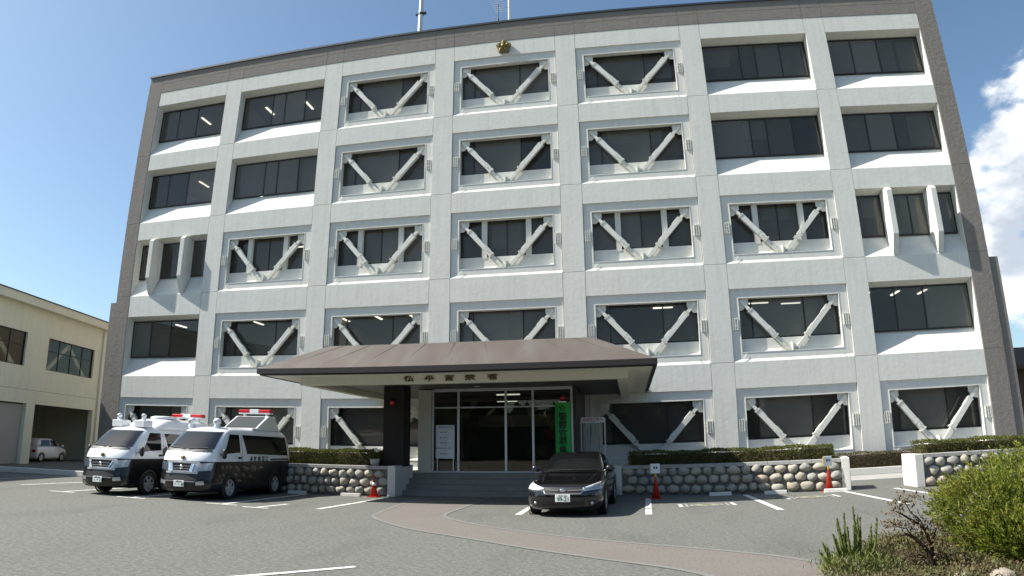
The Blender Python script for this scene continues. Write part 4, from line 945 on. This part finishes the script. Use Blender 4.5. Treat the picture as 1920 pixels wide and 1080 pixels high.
def sedan(name, loc, rz, label, scale, paint, hatch=False, num=None, top='松本 300'):
    t = empty(name, loc, rz, label, 'car', None, scale); L = 3.45 if hatch else 4.68
    if not hatch:
        lo = [(.17, .14, 4.50, .78, .45, .2), (.26, .03, 4.60, .83, .50, .2), (.40, .0, 4.66, .860, .52, .2), (.54, .01, 4.68, .865, .52, .2), (.64, .05, 4.68, .865, .52, .2), (.70, .13, 4.67, .862, .52, .2),
              (.745, .30, 4.66, .855, .55, .2), (.80, .62, 4.65, .845, .60, .2), (.86, 1.02, 4.63, .83, .6, .2), (.91, 1.34, 4.58, .815, .5, .25), (.95, 1.55, 4.45, .795, .4, .3), (.965, 1.64, 4.25, .76, .3, .3)]
        up = [(.94, 1.46, 4.30, .765, .34, .34), (1.10, 1.78, 4.05, .72, .32, .3), (1.25, 2.06, 3.78, .665, .30, .3), (1.355, 2.30, 3.48, .615, .30, .3), (1.40, 2.50, 3.25, .55, .4, .3), (1.42, 2.70, 3.1, .42, .25, .25)]
        wb = (.93, 3.60); wx = .775; r = .325
    else:
        lo = [(.20, .10, 3.38, .68, .35, .2), (.35, .0, 3.43, .73, .40, .2), (.60, .02, 3.45, .735, .40, .2), (.78, .10, 3.45, .735, .42, .2), (.88, .40, 3.44, .73, .45, .2), (.95, .80, 3.42, .715, .35, .2), (.98, .9, 3.4, .70, .3, .2)]
        up = [(.96, .72, 3.40, .70, .32, .3), (1.20, 1.08, 3.32, .655, .3, .3), (1.40, 1.38, 3.22, .60, .3, .3), (1.49, 1.62, 3.1, .53, .35, .35), (1.52, 1.85, 2.9, .42, .25, .25)]
        wb = (.70, 2.90); wx = .648; r = .28
    bl_, bu = Body(lo), Body(up)
    m = MB(); bl_.loft(m); bu.loft(m); body = m.build('body', [paint], t)
    zt = up[3][0] - (.02 if not hatch else .06); zb = up[0][0] + .05
    m = MB(); wt_ = up[3][3] * .86; bu.patch_front(m, [(-.69 if not hatch else -.62, zb), (.69 if not hatch else .62, zb), (wt_, zt), (-wt_, zt)], .010, 10, 6); m.build('windshield', ['car_glass' if hatch else 'dark_glass'], t)
    for s in (-1, 1):
        for qd in ([[(1.98, .98), (2.80, .98), (2.82, 1.34), (2.42, 1.34)], [(2.86, .98), (3.75, .98), (3.45, 1.33), (2.88, 1.34)]] if not hatch else [[(1.15, 1.0), (1.95, 1.0), (1.97, 1.40), (1.55, 1.40)], [(2.02, 1.0), (3.05, 1.0), (2.9, 1.40), (2.04, 1.40)]]):
            m = MB(); bu.patch_side(m, s, qd); m.build('side_window', ['dark_glass'], t)
        a, c, z0, z1 = (.45, .81, .575, .765) if not hatch else (.42, .68, .62, .80)
        qd = [(s * a, z0), (s * (c + .02), z0 + .045), (s * (c - .02), z1), (s * (a - .02), z0 + .075)]
        if s < 0: qd = [qd[1], qd[0], qd[3], qd[2]]
        m = MB(); bl_.patch_front(m, qd, .012, 8, 4); hl = m.build('headlight', ['lamp_silver'], t)
        m = MB(); bl_.patch_front(m, qd, .030, 8, 4); m.build('lens', ['lens'], hl)
        if not hatch:
            m = MB(); bl_.patch_front(m, [(s * .56, .27), (s * .72, .28), (s * .72, .36), (s * .56, .36)] if s > 0 else [(s * .72, .28), (s * .56, .27), (s * .56, .36), (s * .72, .36)], .010, 4, 2); fg = m.build('fog_lamp', ['trim_black'], t)
            m = MB(); m.lathe([(.035, 0), (.035, -.02), (.02, -.03)], (s * .63, bl_.fy(.63, .32), .32), 12, axis='y'); m.build('lamp', ['silver'], fg)
        my = 1.72 if not hatch else 1.05
        m = MB(); m.tube((s * .76, my, .96), (s * .86, my - .02, 1.0), .02, n=6); m.blob((s * .92, my - .02, 1.02), (.125, .07, .085), 3, .02, 8, 12); m.build('mirror', [paint], t)
        for y in ((1.86, 2.84) if not hatch else (1.1, 2.0)): m = MB(); bl_.patch_side(m, s, [(y, .28), (y + .01, .28), (y + .01, .90), (y, .90)], .003, 1, 6); m.build('door_gap', ['trim_black'], t)
    if not hatch:
        m = MB(); bl_.patch_front(m, [(-.40, .535), (.40, .535), (.47, .665), (-.47, .665)], .010, 8, 3); gr = m.build('grille', ['trim_black'], t)
        m = MB(); f_ = lambda x, z: (x, bl_.fy(x, z) - .022, z)
        for p0, p1 in (((-.40, .53), (.40, .53)), ((.40, .53), (.48, .67)), ((-.40, .53), (-.48, .67)), ((-.45, .615), (-.10, .60)), ((.45, .615), (.10, .60))): m.bar(f_(*p0), f_(*p1), .022, .02, (0, -1, 0))
        e0 = len(m.v); m.lathe([(.07, -.015), (.07, -.03), (.04, -.036)], (0, bl_.fy(0, .605), 0), 18, axis='y'); m.v = m.v[:e0] + [(x, y, z * .55 + .605) for x, y, z in m.v[e0:]]; m.build('grille_bars', ['chrome'], gr)
        m = MB(); bl_.patch_front(m, [(-.48, .24), (.48, .24), (.46, .36), (-.46, .36)], .008, 8, 3); m.build('air_intake', ['trim_black'], t)
        m = MB(); m.tube((-.60, 1.56, .99), (.05, 1.50, 1.0), .010, n=5); m.build('wiper', ['trim_black'], t); m = MB(); m.tube((.07, 1.50, .99), (.62, 1.58, 1.0), .010, n=5); m.build('wiper', ['trim_black'], t)
        for s in (-1, 1): m = MB(); m.bar((s * .50, bl_.fy(0, .74) + .05, .755), (s * .62, 1.40, .925), .008, .006, (0, 0, 1)); m.build('bonnet_gap', ['trim_black'], t)
    if num: plate(t, (0, -.02, .435), top, num)
    for s in (-1, 1): m = MB(); m.box(s * (wx - .12) - .12, s * (wx - .12) + .12, L - .06, L + .005, .62, .78); m.build('tail_light', ['red_lens'], t)
    wheels(t, [(s * wx, y) for s in (-1, 1) for y in wb], r, .21, wx + .105)
    return t
sedan('saloon_car', (3.26, -11.24, 0), -.05, 'dark saloon car parked in front of the entrance steps', .945, 'paint_dark', False, '99-21')

# ------------------------------------------------------------------ annex on the left
AB = Vector((-26.6, 6.7)); AT = Vector((.218, -.976)); 
arz = math.atan2(AT.y, AT.x)
A = empty('annex_building', (AB.x, AB.y, 0), arz, 'two storey cream annex with open garage bays beside the police station', 'building')
# local axes: +x along the wall towards the viewer, +y = towards the lot (outwards is -? ) ; outward normal (.976,.218) is local +y
LEN = 26.0; S0 = -2.0
aw = MB(); D = .30
def wallrect(a, b, z0, z1, y0=-D, y1=0): aw.box(a, b, y0, y1, z0, z1)
bays = [(-.05, 5.42), (6.10, 11.55), (12.2, 17.6), (18.3, 23.7)]
wins = [(.35, 4.89), (6.70, 11.3), (13.0, 17.4), (19.2, 23.5)]
wallrect(S0, LEN, 6.66, 8.0)
zlo, zhi = 4.93, 6.66
edges = [S0] + [v for w_ in wins for v in w_] + [LEN]
for k in range(0, len(edges), 2): wallrect(edges[k], edges[k + 1], zlo, zhi)
wallrect(S0, LEN, 3.76, zlo); wallrect(S0, LEN, 3.06, 3.745)
edges = [S0] + [v for w_ in bays for v in w_] + [LEN]
for k in range(0, len(edges), 2): wallrect(edges[k], edges[k + 1], 0, 3.06)
aw.box(S0, LEN, -9.3, -9.0, 0, 8.0); aw.box(S0, S0 + .3, -9.0, -D, 0, 8.0); aw.box(S0 + .3, LEN, -9.0, -D - .01, 3.4, 3.7); aw.box(S0 + .3, LEN, -9.0, -D - .01, 7.2, 7.4)
aw.build('wall', ['cream_wall'], A)
ar = MB(); ar.box(S0 - .1, LEN, -9.4, .45, 8.0, 8.42); ar.build('roof', ['cream_wall'], A)
ar = MB(); ar.box(S0 - .12, LEN, -9.5, .50, 8.42, 8.47); ar.build('roof_edge', ['gutter'], A)
for a, b in wins:
    m = MB(); t_ = .05
    m.box(a, b, -.16, -.10, zlo, zlo + t_); m.box(a, b, -.16, -.10, zhi - t_, zhi); m.box(a, b, -.155, -.105, 5.95, 6.0)
    for k in range(5): x = a + (b - a - t_) * k / 4; m.box(x, x + t_, -.158, -.102, zlo + t_, zhi - t_)
    wo = m.build('window', ['bronze'], A)
    m = MB(); m.add([(a, -.13, zlo), (b, -.13, zlo), (b, -.13, zhi), (a, -.13, zhi)], [(3, 2, 1, 0)]); m.build('pane', ['clear_glass'], wo)
    m = MB(); c_ = (a + b) / 2; m.bar((c_, -.36, zhi - .1), (a + .35, -.36, zlo - .1), .24, .16); m.bar((c_, -.36, zhi - .1), (b - .35, -.36, zlo - .1), .24, .16); m.build('brace', ['cream_wall'], wo)
m = MB(); m.tube((-.40, .08, 0), (-.40, .08, 7.95), .055, n=10); m.build('downpipe', ['steel_white'], A)
m = MB()
for a, b in bays[1:]: m.box(a + .02, b - .02, -.28, -.2, .02, 3.0)
m.build('shutter', ['interior_wall'], A)
sh = MB()
for k, (x, z) in enumerate(((3.0, 1.4), (4.4, 1.5), (1.6, 1.2))): sh.box(x - .5, x + .5, -8.6, -8.2, 0, z)
sh.build('shelf', ['bronze'], A)
# small white car in the garage bay
ca = Vector((AB.x, AB.y)) + AT * .35 + Vector((.976, .218)) * -1.75
sedan('compact_car', (ca.x, ca.y, 0), arz + pi / 2 - pi, 'small white hatchback parked inside the annex garage', .86, 'paint_white', True)

# dark timber house beyond the right end
hs = empty('brown_house', (22.2, 5.0, 0), 0, 'dark brown house just beyond the brown end wall of the police station', 'building')
m = MB(); m.box(0, 9, 0, 7, 0, 4.1); m.build('wall', ['house_brown'], hs)
m = MB(); m.prism_x([(-.6, 4.05), (3.5, 5.3), (7.6, 4.05), (7.6, 3.9), (3.5, 5.1), (-.6, 3.9)], -.5, 9.5); m.build('roof', ['house_brown'], hs)
m = MB(); m.box(.9, 2.3, -.03, .02, 1.0, 2.2); m.build('window', ['dark_glass'], hs)

# roof masts and aerial
def mast(name, x, y, h, r, label, mat, collars=()):
    t = empty(name, (x, y, RT - .6), 0, label, 'mast')
    m = MB(); m.tube((0, 0, 0), (0, 0, h), r, r * .75, 14); m.build('pole', [mat], t)
    for z in collars:
        c = MB(); c.tube((0, 0, z), (0, 0, z + .10), r * 1.15, n=14); c.box(-r * 2.0, -r, -.05, .05, z, z + .10); c.box(r, r * 2.0, -.05, .05, z + .02, z + .16); c.build('clamp', ['black_metal'], t)
    b = MB(); b.box(-.3, .3, -.3, .3, 0, .12); b.build('base', ['concrete'], t)
mast('radio_mast', -5.04, 3.0, 9.0, .145, 'thick pale mast with a dark clamp standing on the roof', 'galv', (3.9,))
mast('flag_pole', -.27, 3.0, 8.0, .07, 'slim white pole on the roof beside the aerial', 'steel_white')
ta = empty('tv_aerial', (-.86, 3.0, RT - .6), 0, 'thin television aerial with crosswise rods on the roof', 'aerial')
m = MB(); m.tube((0, 0, 0), (0, 0, 3.95), .025, n=8); m.tube((0, 0, 2.6), (0, 0, 3.0), .05, n=8); m.build('pole', ['black_metal'], ta)
m = MB(); m.tube((-.10, -.7, 3.9), (.10, .7, 3.9), .012, n=6)
for k in range(8): y = -.65 + .18 * k; m.tube((-.36 + y * .14, y, 3.92), (.36 + y * .14, y, 3.92), .010, n=5)
m.build('element', ['galv'], ta)

# ------------------------------------------------------------------ planting bed in the foreground
bedp = catmull([(6.75, -19.5), (6.72, -18.4), (6.95, -17.55), (7.35, -16.85), (7.85, -16.35), (8.7, -15.8), (10.2, -15.2), (12.5, -14.9), (14.5, -15.6), (15.0, -18), (13, -20.5), (10, -21.2), (7.6, -20.8), (6.75, -19.5)], 5)
bd = MB(); n = len(bedp); c0 = (10.2, -18.4)
def bedz(x, y): return .07 + .03 * sin(x * 2.1) * cos(y * 1.7)
rings_ = []
for f in (1.0, .95, .75, .5, .25): rings_.append([(c0[0] + (x - c0[0]) * f, c0[1] + (y - c0[1]) * f, 0.0 if f == 1.0 else bedz(c0[0] + (x - c0[0]) * f, c0[1] + (y - c0[1]) * f)) for x, y in bedp])
vs = [v for r_ in rings_ for v in r_]
bd.add(vs, [(k * n + i, k * n + i + 1, (k + 1) * n + i + 1, (k + 1) * n + i) for k in range(4) for i in range(n - 1)], 0, True)
tag(bd.build('planting_bed', ['soil']), kind='structure')
q = random.Random(21); gc = MB()
for _ in range(9000):
    i = q.randrange(n); f = sqrt(q.uniform(.05, .99)); x = c0[0] + (bedp[i][0] - c0[0]) * f + q.uniform(-.15, .15); y = c0[1] + (bedp[i][1] - c0[1]) * f + q.uniform(-.15, .15)
    mound = .16 * math.exp(-((x - 7.65) ** 2 + (y + 17.25) ** 2) / .18) + .05 * sin(x * 5.1) * sin(y * 4.3)
    for _k in range(4): gc.leafq(Vector((x + q.uniform(-.05, .05), y + q.uniform(-.05, .05), max(.02, bedz(x, y) + mound + q.uniform(-.03, .07)))), Vector((q.uniform(-1, 1), q.uniform(-1, 1), q.uniform(.1, 1.2))), Vector((0, 0, 1)), q.uniform(.025, .065), q.uniform(.010, .026))
tag(gc.build('ground_cover', ['ground_leaf']), 'brownish green ground cover over the planting bed', 'ground cover', None, 'stuff')
for k, (x, y, rx, rz_, lab) in enumerate(((7.98, -18.34, .10, .07, 'smaller pale rounded rock lying near the young pine'), (8.38, -18.34, .14, .09, 'larger pale rounded rock lying under the big bush'))):
    m = MB(); m.blob((0, 0, 0), (rx, rx * .8, rz_), 40 + k, .10, 10, 16); tag(m.build('rock', ['rock'], None, (x, y, .03)), lab, 'rock', 'rocks edging the bed')

def spray_bush(name, loc, lobes, label, n, mat, seed):
    q = random.Random(seed); t = empty(name, loc, 0, label, 'bush'); m = MB()
    for _ in range(n):
        c, r = q.choice(lobes); d = Vector((q.gauss(0, 1), q.gauss(0, 1), q.gauss(.25, 1))).normalized(); k = q.uniform(.45, 1.03) ** .6 * (q.uniform(1.0, 1.20) if q.random() < .25 else 1)
        p_ = Vector(c) + Vector((d.x * r[0], d.y * r[1], d.z * r[2])) * k
        if p_.z < .02: continue
        if sin(p_.x * 9.0 + 2 * sin(p_.z * 7)) * sin(p_.y * 8 + 1) * sin(p_.z * 11 + p_.x * 3) > .42: continue     # gaps in the crown
        up = (d * .8 + Vector((-.35, 0, 1.0)) + Vector((q.uniform(-.4, .4), q.uniform(-.4, .4), q.uniform(-.3, .3)))).normalized(); L_ = q.uniform(.10, .22)
        for j in range(9):
            a = q.uniform(0, 6.28); side = up.orthogonal().normalized(); side = (side * cos(a) + up.cross(side) * sin(a)); f = j / 9
            m.leafq(p_ + up * (L_ * f), (up * .8 + side * (.75 - .4 * f)).normalized(), Vector((q.uniform(-1, 1), q.uniform(-1, 1), .2)), q.uniform(.045, .085) * (1 - .3 * f), q.uniform(.013, .024))
    m.build('foliage', [mat], t)
    b = MB()
    for c, r in lobes: b.tube((0, 0, 0), (c[0], c[1], c[2]), .03, .012, 6)
    b.build('stem', ['bark'], t)
    return t
spray_bush('bush', (9.54, -16.97, .06), [((0, 0, .42), (.95, .9, .55)), ((.55, .35, .64), (.85, .8, .52)), ((-.58, -.15, .42), (.62, .6, .42)), ((1.25, .5, .82), (.8, .8, .56)), ((-.15, -.75, .22), (.75, .5, .34)), ((.8, -.8, .42), (.9, .7, .55)), ((1.55, -.2, .62), (.8, .8, .58)), ((-.55, -.55, .22), (.45, .4, .28)), ((.3, -1.3, .20), (.8, .5, .34))],
           'big yellow green bush overhanging the planting bed', 9000, 'bush_leaf', 3)
# twiggy, wind-swept shrub
q = random.Random(15); PX = 1 / 163.0
ts = empty('twiggy_shrub', (7.92, -17.80, .05), 0, 'small twisted shrub with bare dark stems and brown leaves beside the bush', 'shrub')
br_ = MB(); lv = MB()
def branch(pts, r0, r1):
    P_ = [Vector(((u - 1745) * PX, dy, (1078 - v) * PX)) for u, v, dy in pts]
    for k in range(len(P_) - 1):
        n_ = len(P_) - 1; br_.tube(P_[k], P_[k + 1], r0 + (r1 - r0) * k / n_, r0 + (r1 - r0) * (k + 1) / n_, 7, caps=False)
    return P_
branch([(1748, 1080, 0), (1740, 1052, 0), (1728, 1038, -.02), (1713, 1024, -.03), (1700, 1018, -.04), (1690, 1020, -.05)], .028, .010)
branch([(1750, 1080, .03), (1750, 1045, .05), (1742, 1016, .06), (1728, 1003, .05), (1712, 993, .04), (1698, 984, .03), (1688, 979, .02)], .024, .006)
branch([(1742, 1016, .06), (1736, 998, .10), (1722, 985, .12), (1712, 968, .10), (1720, 955, .1)], .010, .004)
branch([(1712, 1024, -.03), (1700, 1008, -.06), (1684, 1004, -.08), (1670, 1003, -.1)], .008, .003)
branch([(1698, 984, .03), (1694, 972, .0), (1704, 962, -.02)], .006, .003); branch([(1750, 1045, .05), (1762, 1020, .1), (1768, 1005, .1)], .012, .004)
for u, v, su, sv, cnt in ((1717, 957, 13, 6, 90), (1702, 968, 12, 6, 80), (1688, 980, 10, 6, 60), (1676, 1002, 12, 6, 60), (1694, 1002, 12, 6, 60), (1724, 998, 10, 7, 70), (1738, 1008, 9, 7, 70), (1744, 1022, 9, 9, 60), (1735, 1034, 9, 7, 50), (1708, 1012, 8, 6, 40), (1765, 1010, 9, 9, 50), (1756, 1050, 9, 14, 60), (1730, 1060, 14, 9, 60)):
    for _ in range(int(cnt * 1.5)):
        p_ = Vector(((u + q.gauss(0, su) - 1745) * PX, q.gauss(.02, .06), (1078 - v + q.gauss(0, sv)) * PX)); lv.leafq(p_, Vector((q.uniform(-1, 1), q.uniform(-1, 1), q.uniform(-.3, 1))), Vector((0, 0, 1)), q.uniform(.030, .055), q.uniform(.014, .026))
br_.build('branch', ['bark'], ts); lv.build('foliage', ['twig_leaf'], ts)
# pine with upright candles
q = random.Random(8); cn = empty('young_pine', (7.14, -17.70, .02), 0, 'young pine with tall upright candle shoots in the planting bed', 'shrub')
nd = MB()
for u, v in ((1567, 986), (1575, 1006), (1588, 980), (1580, 1015), (1602, 968), (1596, 1000), (1618, 989), (1612, 1010), (1637, 987), (1632, 1012), (1545, 1030), (1552, 1038), (1566, 1022), (1540, 1048), (1572, 996), (1608, 982), (1628, 1000), (1583, 1000), (1612, 1032), (1557, 1012), (1598, 1020), (1622, 1028), (1590, 1030)):
    tip = Vector(((u - 1602) * PX, q.uniform(-.10, .12), (1080 - v) * PX)); b0 = Vector((tip.x * .25 + q.uniform(-.04, .04), tip.y * .5, .02)); mid = b0.lerp(tip, .5) + Vector((tip.x * .22, 0, -.01))
    sm_ = MB(); sm_.tube(b0, mid, .015, .013, 7); sm_.tube(mid, tip, .013, .006, 7); sm_.build('candle', ['candle_leaf'], cn)
    for j in range(230):
        f = q.random(); p_ = b0.lerp(mid, f * 2) if f < .5 else mid.lerp(tip, f * 2 - 1); a = q.uniform(0, 6.28); nd.leafq(p_, Vector((cos(a) * .4, sin(a) * .4, 1.0)), Vector((cos(a + 1.5), sin(a + 1.5), 0)), q.uniform(.04, .075) * (1.25 - f * .75), .010)
for k in range(4200):
    d = Vector((q.gauss(0, 1), q.gauss(0, 1), abs(q.gauss(0, .7)))).normalized(); p_ = Vector((q.gauss(0, .16), q.gauss(0, .16), abs(q.gauss(.0, .07)))); nd.leafq(p_, d + Vector((0, 0, .7)), Vector((q.uniform(-1, 1), q.uniform(-1, 1), 1)), q.uniform(.07, .14), .011)
nd.build('needles', ['candle_leaf'], cn)

# wooded belt behind the viewpoint, mirrored in the ground floor glass
q = random.Random(77); wd_ = MB()
for _ in range(16000):
    x = q.uniform(-70, 75); top = 7.0 + 2.5 * sin(x * .21) + 1.6 * sin(x * .53 + 1) + 1.2 * sin(x * 1.1 + 2); z = top * q.random() ** .8; y = -52 + q.gauss(0, 1.6) - .25 * abs(z - 3)
    d = Vector((q.uniform(-1, 1), q.uniform(-.3, 1), q.uniform(-.6, 1))); wd_.leafq(Vector((x, y, z)), d, Vector((q.uniform(-1, 1), q.uniform(-1, 1), q.uniform(-1, 1))), q.uniform(1.2, 2.4), q.uniform(.9, 1.7))
tag(wd_.build('distant_wood', ['wood_leaf']), 'belt of dark trees reflected in the entrance glass', 'trees', None, 'stuff')
